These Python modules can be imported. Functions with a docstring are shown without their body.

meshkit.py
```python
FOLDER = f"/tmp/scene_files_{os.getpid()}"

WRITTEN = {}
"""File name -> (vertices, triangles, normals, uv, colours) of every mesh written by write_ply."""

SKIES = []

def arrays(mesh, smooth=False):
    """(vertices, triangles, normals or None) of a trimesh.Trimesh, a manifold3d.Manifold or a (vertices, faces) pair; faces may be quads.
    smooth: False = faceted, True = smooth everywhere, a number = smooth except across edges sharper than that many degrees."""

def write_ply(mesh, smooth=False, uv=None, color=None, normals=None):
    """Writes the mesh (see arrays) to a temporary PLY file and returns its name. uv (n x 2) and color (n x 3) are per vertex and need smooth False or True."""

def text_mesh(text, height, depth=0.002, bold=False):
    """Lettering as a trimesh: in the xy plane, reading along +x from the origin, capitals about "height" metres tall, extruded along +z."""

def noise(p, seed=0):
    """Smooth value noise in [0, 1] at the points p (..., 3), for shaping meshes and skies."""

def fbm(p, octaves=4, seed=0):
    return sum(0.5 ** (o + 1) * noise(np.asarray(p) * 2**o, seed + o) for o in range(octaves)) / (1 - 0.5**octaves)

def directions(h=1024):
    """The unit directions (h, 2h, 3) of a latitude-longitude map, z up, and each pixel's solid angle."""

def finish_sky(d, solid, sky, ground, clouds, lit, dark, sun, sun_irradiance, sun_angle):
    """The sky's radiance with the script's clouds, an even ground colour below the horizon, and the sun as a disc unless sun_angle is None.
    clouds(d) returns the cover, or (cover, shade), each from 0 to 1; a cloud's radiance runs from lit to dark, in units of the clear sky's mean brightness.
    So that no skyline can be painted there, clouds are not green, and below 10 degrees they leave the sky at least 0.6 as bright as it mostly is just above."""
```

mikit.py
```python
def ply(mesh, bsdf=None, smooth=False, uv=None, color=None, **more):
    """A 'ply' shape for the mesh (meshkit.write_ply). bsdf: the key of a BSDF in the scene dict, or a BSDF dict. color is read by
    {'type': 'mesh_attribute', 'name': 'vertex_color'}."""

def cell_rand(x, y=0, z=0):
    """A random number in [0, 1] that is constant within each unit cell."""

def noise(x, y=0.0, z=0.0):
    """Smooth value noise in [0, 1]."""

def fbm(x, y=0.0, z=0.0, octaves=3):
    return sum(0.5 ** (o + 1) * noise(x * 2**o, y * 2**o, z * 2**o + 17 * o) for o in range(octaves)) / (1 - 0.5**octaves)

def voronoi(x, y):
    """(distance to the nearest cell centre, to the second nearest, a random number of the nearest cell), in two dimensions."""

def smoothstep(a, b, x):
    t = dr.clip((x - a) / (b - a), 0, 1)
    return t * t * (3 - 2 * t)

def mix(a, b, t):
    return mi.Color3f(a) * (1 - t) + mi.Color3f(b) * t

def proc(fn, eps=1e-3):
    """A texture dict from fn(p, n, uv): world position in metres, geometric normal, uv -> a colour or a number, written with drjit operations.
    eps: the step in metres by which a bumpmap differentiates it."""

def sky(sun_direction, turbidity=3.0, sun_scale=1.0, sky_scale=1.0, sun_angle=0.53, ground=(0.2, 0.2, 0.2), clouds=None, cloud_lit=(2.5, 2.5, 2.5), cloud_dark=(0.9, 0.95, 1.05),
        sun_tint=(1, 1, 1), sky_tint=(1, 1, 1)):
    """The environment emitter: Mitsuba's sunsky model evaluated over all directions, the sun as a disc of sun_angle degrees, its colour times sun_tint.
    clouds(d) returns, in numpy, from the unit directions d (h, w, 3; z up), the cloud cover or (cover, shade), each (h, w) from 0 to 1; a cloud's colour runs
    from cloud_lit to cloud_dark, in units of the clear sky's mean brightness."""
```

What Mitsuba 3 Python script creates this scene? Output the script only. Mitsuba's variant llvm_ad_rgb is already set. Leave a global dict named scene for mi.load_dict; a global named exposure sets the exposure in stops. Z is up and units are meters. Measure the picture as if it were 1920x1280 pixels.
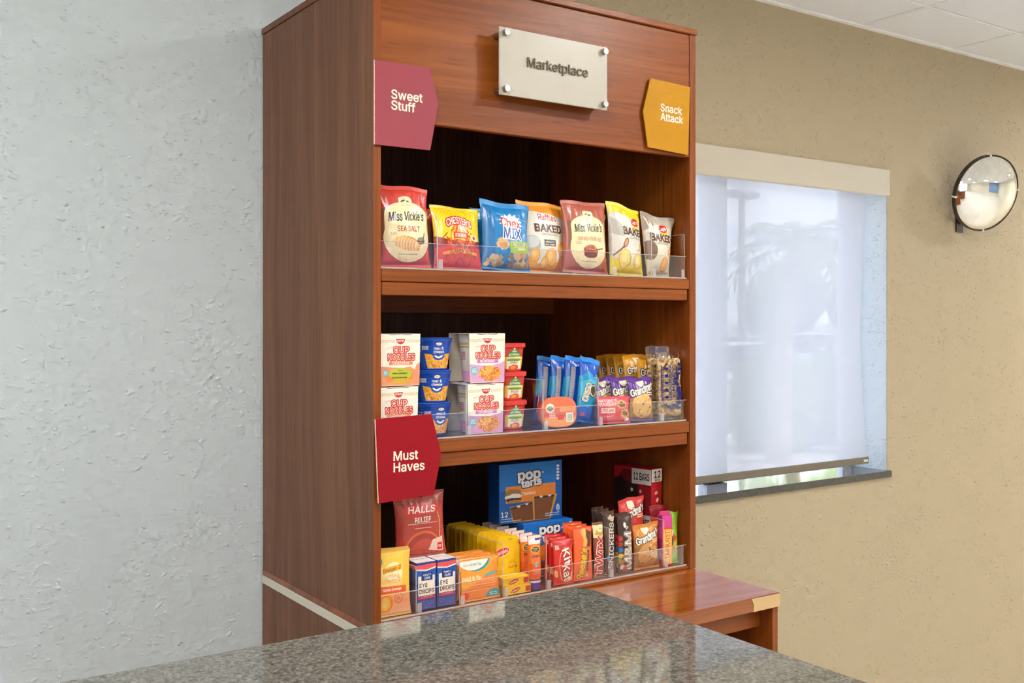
import math, random
from functools import lru_cache
import numpy as np, trimesh, shapely
from shapely.geometry import Polygon, MultiPolygon, Point, LineString, box as sbox
from shapely import affinity, union_all
import drjit as dr
import mitsuba as mi
import mikit, meshkit
from mikit import proc, ply, noise, fbm, voronoi, smoothstep, mix, cell_rand

T = mi.ScalarTransform4f
random.seed(7)
scene, labels = {}, {}

# ------------------------------------------------------------------ camera, sky, lamps, exposure
EYE, YAW = (0.0, 0.0, 1.40), 0.6041
scene['camera'] = {'type': 'perspective', 'fov': math.degrees(2 * math.atan(960 / 1913.5)), 'fov_axis': 'x', 'near_clip': 0.05, 'far_clip': 500.0,
                   'principal_point_offset_x': 0.0, 'principal_point_offset_y': (640 - 607.7) / 1280,
                   'to_world': T().look_at(origin=list(EYE), target=[math.sin(YAW), math.cos(YAW), EYE[2]], up=[0, 0, 1])}
exposure = 1.92


def cloud_cover(d):
    h = np.clip(d[..., 2:3], 0.03, 1)
    p = d / h * 0.9
    return np.clip((meshkit.fbm(np.stack([p[..., 0], p[..., 1], p[..., 2] * 0 + 3], -1), 5, 4) - 0.36) * 4, 0, 1) * 0.85


SKY_SCALE = 6.0
scene['sky'] = mikit.sky((0.45, -0.55, 0.70), turbidity=4.0, sun_scale=1.5, sky_scale=SKY_SCALE, ground=(0.42, 0.42, 0.41), clouds=cloud_cover,
                         cloud_lit=(1.9, 1.9, 1.95), cloud_dark=(1.2, 1.25, 1.3), sky_tint=(1.0, 1.0, 1.0))
WARM = (1.0, 0.975, 0.93)
# recessed ceiling lamps: x, y, radius, radiance
DOWNLIGHTS = [(2.30, 0.85, 0.075, 135.0), (5.75, 1.45, 0.075, 215.0)]
# unseen square fill lights added in the ceiling: x, y, radiance
FILL_PANELS = [(0.30, 0.75, 8.5), (-1.50, -0.23, 9.0), (0.34, -2.37, 7.0), (3.39, -1.15, 12.0), (5.22, -2.37, 8.0)]


# ------------------------------------------------------------------ names, parts, placing
def lin(c):
    if isinstance(c, str):
        c = [int(c[i:i + 2], 16) for i in (1, 3, 5)]
    c = np.asarray(c, float) / 255
    return np.where(c < 0.04045, c / 12.92, ((c + 0.055) / 1.055) ** 2.4) * 0.92


def rgb(c):
    return {'type': 'rgb', 'value': [float(x) for x in lin(c)]}


def numbered(name, pool):
    if name not in pool:
        return name
    n = 1
    while f'{name}_{n:03d}' in pool:
        n += 1
    return f'{name}_{n:03d}'


def thing(name, label, cat=None, group=None, kind=None):
    key = numbered(name, labels)
    labels[key] = {'label': label}
    if cat:
        labels[key]['category'] = cat
    if group:
        labels[key]['group'] = group
    if kind:
        labels[key]['kind'] = kind
    return key


def part(holder, name, shape, tw=None, label=None):
    key = numbered(f'{holder}__{name}', scene)
    scene[key] = {**shape, 'to_world': tw} if tw is not None else dict(shape)
    if label:
        labels[key] = {'label': label}
    return key


def struct(name, shape, label):
    scene[name] = shape
    labels[name] = {'label': label, 'kind': 'structure'}
    return name


def place(parts, tw, name, label, cat, group=None):
    """A new thing with the given (name, shape) parts, all under one transform."""
    key = thing(name, label, cat, group)
    m = np.array(tw.matrix)
    low = min((meshkit.WRITTEN[p[1]['filename']][0] @ m[2, :3] + m[2, 3]).min() for p in parts)
    if low < m[2, 3] + 0.0003:      # a tipped pack still rests on what is under it
        tw = T().translate([0, 0, m[2, 3] + 0.0003 - low]) @ tw
    for p in parts:
        part(key, p[0], p[1], tw, p[2] if len(p) > 2 else None)
    return key


def at(x, y, z, yaw=0, lean=0, roll=0):
    """yaw > 0 turns the face to +X, lean > 0 tips the top backwards, roll > 0 tips it to the right."""
    return T().translate([x, y, z]).rotate([0, 0, 1], yaw).rotate([1, 0, 0], -lean).rotate([0, 1, 0], roll)


# ------------------------------------------------------------------ meshes
def hull(pts):
    return trimesh.convex.convex_hull(np.asarray(pts, float))


def bevel_box(x0, y0, z0, x1, y1, z1, r=0.0015):
    r = min(r, (x1 - x0) / 3, (y1 - y0) / 3, (z1 - z0) / 3)
    p = []
    for ix in (0, 1):
        for iy in (0, 1):
            for iz in (0, 1):
                c = [(x0, x1)[ix], (y0, y1)[iy], (z0, z1)[iz]]
                for k in range(3):
                    q = [c[j] if j == k else c[j] + (r if (ix, iy, iz)[j] == 0 else -r) for j in range(3)]
                    p.append(q)
    return hull(p)


def join(*m):
    return trimesh.util.concatenate(list(m))


def prism(poly, y0, y1, r=0.0):
    """A polygon in (x, z) extruded along y from y0 to y1."""
    m = trimesh.creation.extrude_polygon(poly, y1 - y0, engine='earcut')
    v = m.vertices
    return trimesh.Trimesh(np.stack([v[:, 0], y1 - v[:, 2], v[:, 1]], 1), m.faces, process=False)


def zprism(poly, z0, z1):
    m = trimesh.creation.extrude_polygon(poly, z1 - z0, engine='earcut')
    m.apply_translation([0, 0, z0])
    return m


def tube(pts, rad, sides=10):
    pts = np.asarray(pts, float)
    rad = np.broadcast_to(rad, (len(pts),))
    t = np.gradient(pts, axis=0)
    t /= np.linalg.norm(t, axis=1, keepdims=True)
    ref = np.array([0.31, 0.2, 0.93]) if abs(t[0] @ [0.31, 0.2, 0.93]) < 0.95 else np.array([1, 0, 0])
    a = np.cross(t, ref)
    a /= np.linalg.norm(a, axis=1, keepdims=True)
    b = np.cross(t, a)
    th = np.arange(sides) * 2 * np.pi / sides
    v = pts[:, None] + rad[:, None, None] * (np.cos(th)[None, :, None] * a[:, None] + np.sin(th)[None, :, None] * b[:, None])
    n = len(pts)
    f = []
    for i in range(n - 1):
        for j in range(sides):
            k = (j + 1) % sides
            f += [[i * sides + j, i * sides + k, (i + 1) * sides + k], [i * sides + j, (i + 1) * sides + k, (i + 1) * sides + j]]
    v = np.vstack([v.reshape(-1, 3), pts[:1], pts[-1:]])
    for j in range(sides):
        k = (j + 1) % sides
        f += [[n * sides, k, j], [n * sides + 1, (n - 1) * sides + j, (n - 1) * sides + k]]
    m = trimesh.Trimesh(v, f, process=False)
    if m.volume < 0:
        m.invert()
    return m


def loft(levels, e=2.0, n=40):
    """Closed mesh through super-ellipses: levels of (z, rx, ry) or (z, rx, ry, cx, cy)."""
    th = np.arange(n) * 2 * np.pi / n
    c, s = np.cos(th), np.sin(th)
    ring = np.stack([np.sign(c) * abs(c) ** (2 / e), np.sign(s) * abs(s) ** (2 / e)], 1)
    v, f = [], []
    for L in levels:
        cx, cy = (L[3], L[4]) if len(L) > 3 else (0, 0)
        v.append(np.column_stack([ring[:, 0] * L[1] + cx, ring[:, 1] * L[2] + cy, np.full(n, L[0])]))
    m = len(levels)
    for i in range(m - 1):
        for j in range(n):
            k = (j + 1) % n
            f += [[i * n + j, i * n + k, (i + 1) * n + k], [i * n + j, (i + 1) * n + k, (i + 1) * n + j]]
    v = np.vstack(v + [v[0].mean(0)[None], v[-1].mean(0)[None]])
    for j in range(n):
        k = (j + 1) % n
        f += [[m * n, k, j], [m * n + 1, (m - 1) * n + j, (m - 1) * n + k]]
    return trimesh.Trimesh(v, f, process=False)


def painted(mesh, colour, bsdf, smooth=False):
    """The mesh in one colour, under a material that reads vertex colours. A smoothing angle is turned into split vertices first."""
    if smooth is not False and smooth is not True:
        mesh = trimesh.graph.smooth_shade(mesh, angle=np.radians(smooth), facet_minarea=None)
        smooth = True
    return ply(mesh, bsdf, smooth, color=np.broadcast_to(lin(colour), (len(mesh.vertices), 3)))


# ------------------------------------------------------------------ print: planar art of a pack, in millimetres
@lru_cache(None)
def glyphs(text, bold):
    m = meshkit.text_mesh(text, 1.0, depth=0.1, bold=bold)
    tri = m.triangles[m.face_normals[:, 2] > 0.9][:, :, :2]
    g = union_all([Polygon(t) for t in tri]).buffer(0.002)
    return g.simplify(0.008)


def TX(text, cx, cy, h, w=None, rot=0, slant=0, bold=True, arch=0, grow=0.0):
    g = glyphs(text, bold)
    x0, y0, x1, y1 = g.bounds
    g = affinity.translate(g, -(x0 + x1) / 2, -0.5)
    s = (w / (x1 - x0)) if w else h
    g = affinity.scale(g, s, h, origin=(0, 0))
    if slant:
        g = affinity.skew(g, xs=slant, origin=(0, 0))
    if arch:
        g = shapely.transform(g, lambda p: np.column_stack([p[:, 0], p[:, 1] - arch * (p[:, 0] / (s * (x1 - x0) / 2)) ** 2]))
    if grow:
        g = g.buffer(grow)
    if rot:
        g = affinity.rotate(g, rot, origin=(0, 0))
    return affinity.translate(g, cx, cy)


def E(cx, cy, rx, ry=None, rot=0):
    return affinity.translate(affinity.rotate(affinity.scale(Point(0, 0).buffer(1, 10), rx, ry or rx), rot), cx, cy)


def R(x0, y0, x1, y1):
    return sbox(x0, y0, x1, y1)


def PG(*p):
    return Polygon(p).buffer(0)


def blob(seed, cx, cy, rx, ry=None, rough=0.2, n=18):
    r = random.Random(seed)
    return Polygon([(cx + rx * math.cos(a) * k, cy + (ry or rx) * math.sin(a) * k) for a, k in ((i * 2 * math.pi / n, 1 + rough * (r.random() - 0.5) * 2) for i in range(n))]).buffer(0)


def lines(x, y, w, n, step, h=0.9, seed=0):
    """Small print that cannot be read in the photograph: short strokes."""
    r = random.Random(seed)
    out = []
    for i in range(n):
        xx = x
        while xx < x + w - 1:
            d = r.uniform(1.5, 5)
            out.append(R(xx, y - i * step, min(xx + d, x + w), y - i * step + h))
            xx += d + 0.9
    return union_all(out)


def polys(g):
    if g.is_empty:
        return []
    if g.geom_type == 'Polygon':
        return [g]
    return [p for q in getattr(g, 'geoms', []) for p in polys(q)]


def prints(layers, fmap, clip, bsdf, edge=None, off=0.0004):
    """layers: (part name, colour, geometry), later ones on top. Returns (part name, shape) pairs, each point mapped by fmap(x, z, off) in mm."""
    above, vis = None, []
    for tag, col, g in reversed(layers):
        g = g.intersection(clip)
        see = g if above is None else g.difference(above)
        above = g if above is None else above.union(g)
        vis.append((tag, col, see))
    out = {}
    for tag, col, g in reversed(vis):
        for p in polys(g):
            if p.area < 0.05:
                continue
            p = p.simplify(0.04)
            for q in polys(p.buffer(0)):
                v, f = trimesh.creation.triangulate_polygon(q, engine='earcut')
                v = np.column_stack([v, np.zeros(len(v))])
                if edge:
                    v, f = trimesh.remesh.subdivide_to_size(v, f, edge, max_iter=12)
                a = v[f]
                cr = np.cross(a[:, 1] - a[:, 0], a[:, 2] - a[:, 0])[:, 2]
                f = np.where((cr < 0)[:, None], f[:, ::-1], f)
                out.setdefault(tag, []).append((v[:, :2], f, lin(col)))
    res = []
    groups = {}
    for tag, found in out.items():
        near = polys(union_all([shapely.box(*np.concatenate([v[:, :2].min(0), v[:, :2].max(0)])) for v, _, _ in found]).buffer(1.6))
        near = union_all([shapely.box(*q.bounds) for q in near])
        near = sorted(polys(near), key=lambda q: -q.area)
        for item in found:
            c = Point(*item[0][:, :2].mean(0))
            k = next((i for i, q in enumerate(near) if q.intersects(c)), 0)
            groups.setdefault((tag, k), []).append(item)
    for (tag, _), found in groups.items():
        n = np.cumsum([0] + [len(v) for v, _, _ in found])
        v = np.vstack([v for v, _, _ in found])
        f = np.vstack([f + k for (_, f, _), k in zip(found, n)])
        c = np.vstack([np.broadcast_to(c, (len(v_), 3)) for v_, _, c in found])
        res.append((tag, ply(trimesh.Trimesh(fmap(v[:, 0], v[:, 1], off), f, process=False), bsdf, bool(edge), color=c)))
    return res


LB, LT, PC = 'printed_label', 'lettering', 'picture'


# ------------------------------------------------------------------ packs
def bag(W, H, D, base, layers, seed=0, seals=(7, 9), seal_colours=None, wrinkle=1.0, bsdf='film', tilt=0.0, wave=3.0, body_name='body', taper=0.0, edge=7.0):
    """A sealed film bag standing on its bottom seal, front towards -y; sizes in mm."""
    rng = random.Random(seed)
    ph = [rng.uniform(0, 6.28) for _ in range(8)]
    sb, st = seals
    hb = H - sb - st

    def depth(u, q, side):
        q = np.clip(q, 0, 1)
        g = (1 - np.abs(2 * q ** 0.85 - 1) ** 2.3) ** 0.75
        h = np.clip(1 - np.abs(u) ** 2.4, 0, 1) ** 0.7
        dt, db = (1 - q) * hb, q * hb
        w = wrinkle * 2.2 * (np.exp(-dt / 22) * np.sin(u * W / 2 * 0.33 + ph[0] + 1.6 * np.sin(u * 5 + ph[1])) + 0.8 * np.exp(-db / 15) * np.sin(u * W / 2 * 0.38 + ph[2] + side))
        p = np.stack([u * W / 2 / 24 + 7 * side, q * hb / 28, np.full_like(u, seed * 3.7)], -1)
        c = wrinkle * 5.0 * (meshkit.fbm(p, 3, seed) - 0.5)
        return D / 2 * g * h + (w * np.sqrt(h) * np.minimum(1, 12 * np.minimum(q, 1 - q)) + c * h * np.minimum(1, 5 * np.minimum(q, 1 - q)))

    def shape_xyz(u, q, side, off=0.0):
        g = (1 - np.abs(2 * np.clip(q, 0, 1) - 1) ** 2.3) ** 0.75
        x = u * W / 2 * (1 - 0.075 * g) * (1 - taper * (1 - np.clip(q, 0, 1)))
        wv = wave * (np.sin(u * 2.6 + ph[3]) * np.exp(-(1 - q) * hb / 14) + 0.5 * np.sin(u * 3 + ph[4]) * np.exp(-q * hb / 12))
        y = wv + (-1 if side == 0 else 0.8) * depth(u, q, side) - (off * 1000 if side == 0 else 0)
        z = sb + q * hb + tilt * u * np.clip(q, 0, 1) ** 2 + 0.45 * wave * np.sin(u * 4.2 + ph[5]) * np.clip(q, 0, 1) ** 6
        return np.stack([x, y, z], -1) / 1000

    nu, nv = 28, 36
    us, qs = np.linspace(-1, 1, nu), np.linspace(0, 1, nv)
    U, Q = np.meshgrid(us, qs)
    F, B = shape_xyz(U, Q, 0), shape_xyz(U, Q, 1)
    ring = np.concatenate([F, B[:, ::-1][:, 1:-1]], 1)
    n = ring.shape[1]
    i, j = np.meshgrid(np.arange(nv - 1), np.arange(n), indexing='ij')
    q4 = np.stack([i * n + j, i * n + (j + 1) % n, (i + 1) * n + (j + 1) % n, (i + 1) * n + j], -1).reshape(-1, 4)
    body = trimesh.Trimesh(ring.reshape(-1, 3), np.vstack([q4[:, [0, 1, 2]], q4[:, [0, 2, 3]]]), process=False)
    res = [(body_name, ply(body, bsdf, True, color=np.broadcast_to(lin(base), (len(body.vertices), 3))))]
    for name, z0, hh, q, col in (('bottom_seal', 0, sb, 0.0, (seal_colours or (base, base))[0]), ('top_seal', H - st, st, 1.0, (seal_colours or (base, base))[1])):
        rows = max(5, int(hh))
        r = np.linspace(0, 1, rows)
        uu = np.linspace(-1, 1, 30)
        UU, RR = np.meshgrid(uu, r)
        S = shape_xyz(UU, np.full_like(UU, q), 0)
        S[..., 2] += ((RR - (1 if q == 0 else 0)) * hh) / 1000
        zig = 0.35e-3 * np.where(np.arange(rows) % 2, 1, -1)[:, None]
        A_, B_ = S.copy(), S.copy()
        A_[..., 1] += zig - 0.3e-3
        B_[..., 1] += zig + 0.3e-3
        m = 30
        i, j = np.meshgrid(np.arange(rows - 1), np.arange(m - 1), indexing='ij')
        f4 = np.stack([i * m + j, i * m + j + 1, (i + 1) * m + j + 1, (i + 1) * m + j], -1).reshape(-1, 4)
        g4 = f4[:, ::-1] + rows * m
        fc = np.vstack([f4, g4])
        seal = trimesh.Trimesh(np.vstack([A_.reshape(-1, 3), B_.reshape(-1, 3)]), np.vstack([fc[:, [0, 1, 2]], fc[:, [0, 2, 3]]]), process=False)
        res.append((name, ply(seal, bsdf, True, color=np.broadcast_to(lin(col), (len(seal.vertices), 3)))))

    def fmap(x, z, off):
        return shape_xyz(x / (W / 2), (z - sb) / hb, 0, off)

    if layers:
        res += prints(layers, fmap, sbox(-W / 2 + 0.4, sb + 0.4, W / 2 - 0.4, H - st - 0.2), bsdf, edge, 0.0007)
    return res


def carton(W, H, D, base, layers, left=None, right=None, taper=0.0, bsdf='card', top=None, name='body'):
    """A carton with its front face at y = 0 (bottom centre at the origin); taper narrows the bottom. left / right: art of the side faces."""
    w, h, d = W / 2000, H / 1000, D / 1000
    r = 0.0007
    pts = []
    for z, k in ((0, 1 - taper), (h, 1.0)):
        zz = r if z == 0 else h - r
        for sx in (-1, 1):
            for y, sy in ((0, 1), (d, -1)):
                yy = y + (d * taper / 2 * (1 if y == 0 else -1) if z == 0 else 0)
                x = sx * w * k
                pts += [(x - sx * r, yy + sy * r, z), (x, yy + sy * r, zz), (x - sx * r, yy, zz)]
    res = [(name, painted(hull(pts), base, bsdf))]

    def front(x, z, off):
        t = z / H
        k = 1 - taper * (1 - t)
        return np.stack([x / 1000 * k, d * taper / 2 * (1 - t) - off, z / 1000], -1)

    def side(sx):
        def f(x, z, off):
            t = z / H
            k = 1 - taper * (1 - t)
            return np.stack([np.broadcast_to(sx * (w * k + off), x.shape) + 0 * x, d / 2 + sx * x / 1000 * k, z / 1000], -1)
        return f

    if layers:
        res += prints(layers, front, sbox(-W / 2 + 0.3, 0.8, W / 2 - 0.3, H - 0.8), bsdf)
    for art, sx in ((left, -1), (right, 1)):
        if art:
            res += [('side_colour', s) for _, s in prints([(LB, c, g) for c, g in art], side(sx), sbox(-D / 2 + 0.5, 0.8, D / 2 - 0.5, H - 0.8), bsdf)]
    return res


def cup(levels, e, base, layers, bsdf='plastic', n=48):
    """A lofted cup; print lies on its front by projection."""
    zs = np.array([l[0] for l in levels])
    rx = np.array([l[1] for l in levels])
    ry = np.array([l[2] for l in levels])
    res = [('body', painted(loft(levels, e, n), base, bsdf, 35))]

    def fmap(x, z, off):
        zz = z / 1000
        a, b = np.interp(zz, zs, rx), np.interp(zz, zs, ry)
        xx = np.clip(x / 1000 / a, -0.97, 0.97)
        return np.stack([xx * a, -b * (1 - np.abs(xx) ** e) ** (1 / e) - off, zz], -1)

    if layers:
        w = rx.max() * 950
        res += prints(layers, fmap, sbox(-w, zs[0] * 1000 + 0.6, w, zs[-1] * 1000 - 0.6), bsdf, 4.0, 0.0005)
    return res


# ------------------------------------------------------------------ materials
def two(b):
    return {'type': 'twosided', 'b': b}


VC = {'type': 'mesh_attribute', 'name': 'vertex_color'}
scene['film'] = two({'type': 'principled', 'base_color': VC, 'roughness': 0.27, 'specular': 0.6, 'clearcoat': 0.4, 'clearcoat_gloss': 0.85})
scene['card'] = two({'type': 'principled', 'base_color': VC, 'roughness': 0.45, 'specular': 0.4})
scene['plastic'] = two({'type': 'principled', 'base_color': VC, 'roughness': 0.22, 'specular': 0.5})
scene['matte'] = two({'type': 'diffuse', 'reflectance': VC})
scene['gloss_sign'] = two({'type': 'principled', 'base_color': VC, 'roughness': 0.5, 'specular': 0.2})
scene['steel'] = two({'type': 'principled', 'base_color': rgb('#a3a3a0'), 'metallic': 1.0, 'roughness': 0.3})
scene['mirror_glass'] = two({'type': 'conductor', 'material': 'Ag'})


def wood_fn(axis, dark, mid, light):
    d, m, l = (lin(c).tolist() for c in (dark, mid, light))

    def f(p, n, uv):
        c = [p.x, p.y, p.z]
        g = c[axis]
        a, b = [c[k] for k in range(3) if k != axis]
        w = a + b * 0.83
        bend = fbm(g * 1.3, w * 2.5, 3.0) * 0.10
        broad = fbm((w + bend) * 20, g * 0.9, 1.5, 3)
        fine = fbm((w + bend * 0.6) * 140, g * 2.6, 5.5, 3)
        pores = noise(w * 520, g * 14, 9.0)
        t = smoothstep(0.30, 0.72, broad * 0.55 + fine * 0.45)
        col = mix(d, m, smoothstep(0.0, 0.55, t))
        col = col * (1 - smoothstep(0.5, 1.0, t)) + mi.Color3f(l) * smoothstep(0.5, 1.0, t)
        return col * (1 - 0.22 * smoothstep(0.74, 0.95, pores))
    return f


WOOD = ('#7b3c12', '#8a4717', '#98531f')
for nm, ax in (('wood_upright', 2), ('wood_across', 0), ('wood_deep', 1)):
    scene[nm] = two({'type': 'principled', 'base_color': proc(wood_fn(ax, *WOOD)), 'roughness': 0.38, 'specular': 0.3})
scene['wood_top'] = two({'type': 'principled', 'base_color': proc(wood_fn(0, *WOOD)), 'roughness': 0.14, 'specular': 0.6})
SIDE = ('#70462e', '#7a5036', '#84593d')  # same laminate; cool light on the left side is put into the colour
scene['wood_shaded'] = two({'type': 'principled', 'base_color': proc(wood_fn(2, '#3a1c0e', '#472412', '#522c18')), 'roughness': 0.5, 'specular': 0.3})  # darker copy of the wood with the shelf shade in its colour
scene['wood_side_cool_lit'] = two({'type': 'principled', 'base_color': proc(wood_fn(2, *SIDE)), 'roughness': 0.45, 'specular': 0.25})


def plaster(p):
    """Sprayed plaster: separate raised flecks of two sizes on a faintly pebbled ground."""
    u, z = p.x + p.y, p.z
    w = fbm(u * 30, z * 30, 4.0, 2) - 0.5
    d1, _, r1 = voronoi(u * 62 + w * 1.6, z * 80 - w * 1.6)
    d2, _, r2 = voronoi(u * 120 + w * 2.5 + 17, z * 150 + 5)
    big = smoothstep(0.14 + 0.24 * r1, 0.04, d1) * smoothstep(0.42, 0.52, r1)
    small = smoothstep(0.34, 0.10, d2) * smoothstep(0.55, 0.65, r2)
    return big + 0.45 * small + 0.16 * fbm(u * 160, z * 160, 2.0, 2)


def plaster_bump(p, n, uv):
    return plaster(p)


def paint(col):
    return {'type': 'bumpmap', 'arbitrary': proc(plaster_bump, eps=0.0010), 'scale': 0.0016,
            'b': {'type': 'principled', 'base_color': rgb(col), 'roughness': 0.6, 'specular': 0.3}}


scene['paint_beige'] = two(paint('#b9a98c'))
scene['paint_cool_lit'] = two(paint('#d8e2e5'))  # bluish daylight on the left wall is put into this paint
scene['paint_reveal_lit'] = two(paint('#b5bdc1'))  # daylight falling on the window reveal is put into this paint
scene['paint_plain'] = two({'type': 'diffuse', 'reflectance': rgb('#e6e1d2')})


def tile_bump(p, n, uv):
    return smoothstep(0.62, 0.72, noise(p.x * 160, p.y * 420, p.z)) * -1.0 + 0.5 * noise(p.x * 600, p.y * 600, 1.0)


scene['ceiling_tile'] = two({'type': 'bumpmap', 'arbitrary': proc(tile_bump), 'scale': 0.0006, 'b': {'type': 'diffuse', 'reflectance': rgb('#f0f3f8')}})
scene['white_metal'] = two({'type': 'principled', 'base_color': rgb('#eef0f2'), 'roughness': 0.4})


def floor_fn(p, n, uv):
    k = fbm(p.x * 40, p.y * 40, 0, 3)
    return mix(lin('#dad8d2').tolist(), lin('#e6e4de').tolist(), k)


scene['floor_tile'] = two({'type': 'principled', 'base_color': proc(floor_fn), 'roughness': 0.4})


def granite_fn(p, n, uv):
    x, y = p.x + p.z * 0.7, p.y + p.z * 0.7
    d1, d2, which = voronoi(x * 400, y * 400)
    a = fbm(x * 420, y * 420, 2.0, 2)
    b = noise(x * 210, y * 210, 7.0)
    col = mix(lin('#4a4943').tolist(), lin('#6a6861').tolist(), smoothstep(0.15, 0.85, which * 0.6 + a * 0.4))
    col = col * (1 - 0.5 * smoothstep(0.56, 0.72, b * 0.5 + a * 0.5))
    return col + mi.Color3f(0.035, 0.034, 0.031) * smoothstep(0.88, 0.97, which)


scene['granite'] = two({'type': 'principled', 'base_color': proc(granite_fn), 'roughness': 0.04, 'specular': 0.75})
scene['granite_dark'] = two({'type': 'principled', 'base_color': proc(lambda p, n, uv: granite_fn(p, n, uv) * 0.55), 'roughness': 0.07, 'specular': 0.8})
scene['clear_acrylic'] = {'type': 'thindielectric', 'int_ior': 1.49}
scene['lip_acrylic'] = {'type': 'thindielectric', 'int_ior': 1.75}
scene['acrylic_edge'] = {'type': 'blendbsdf', 'weight': 0.38, 'a': {'type': 'thindielectric', 'int_ior': 1.49}, 'b': two({'type': 'diffuse', 'reflectance': rgb('#e6e2da')})}
scene['window_glass'] = {'type': 'thindielectric', 'int_ior': 1.5}
scene['shade_fabric'] = {'type': 'blendbsdf', 'weight': 0.925, 'a': {'type': 'thindielectric', 'int_ior': 1.01},
                         'b': {'type': 'principledthin', 'base_color': rgb('#b9bcc4'), 'roughness': 0.8, 'diff_trans': 0.85, 'spec_trans': 0.0}}
scene['clear_film'] = {'type': 'thindielectric', 'int_ior': 1.75}


def flat(name, col, rough=0.5, spec=0.4):
    scene[name] = two({'type': 'principled', 'base_color': rgb(col), 'roughness': rough, 'specular': spec})
    return name


def bx(*a, r=0.0015):
    return bevel_box(*a, r)


# ------------------------------------------------------------------ the room
WY, CZ, FZ = 2.509, 2.561, -0.32
X0, X1, Y0 = -3.2, 6.8, -4.2
OPL, OPR, OPB, OPT = 2.30, 3.556, 0.815, 2.013        # window opening
struct('floor', ply(bx(X0, Y0, FZ - 0.1, X1, WY + 0.2, FZ), 'floor_tile'), 'beige tiled floor of the lobby')
struct('wall_left', ply(trimesh.creation.box(bounds=[[X0, WY, FZ], [1.40, WY + 0.2, 2.75]]), 'paint_cool_lit'), 'pale grey textured plaster wall left of the cabinet, cool daylight put into its colour')
struct('wall_back', ply(join(*[trimesh.creation.box(bounds=b) for b in (
    [[1.40, WY, FZ], [OPL, WY + 0.2, 2.75]], [[OPR, WY, FZ], [X1, WY + 0.2, 2.75]], [[OPL, WY, FZ], [OPR, WY + 0.2, OPB]], [[OPL, WY, OPT], [OPR, WY + 0.2, 2.75]])]), 'paint_beige'),
    'beige textured plaster wall with the window and the convex mirror')
struct('wall_rear', ply(trimesh.creation.box(bounds=[[X0, Y0 - 0.2, FZ], [X1, Y0, 2.75]]), 'paint_plain'), 'cream wall at the rear of the lobby')
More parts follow.
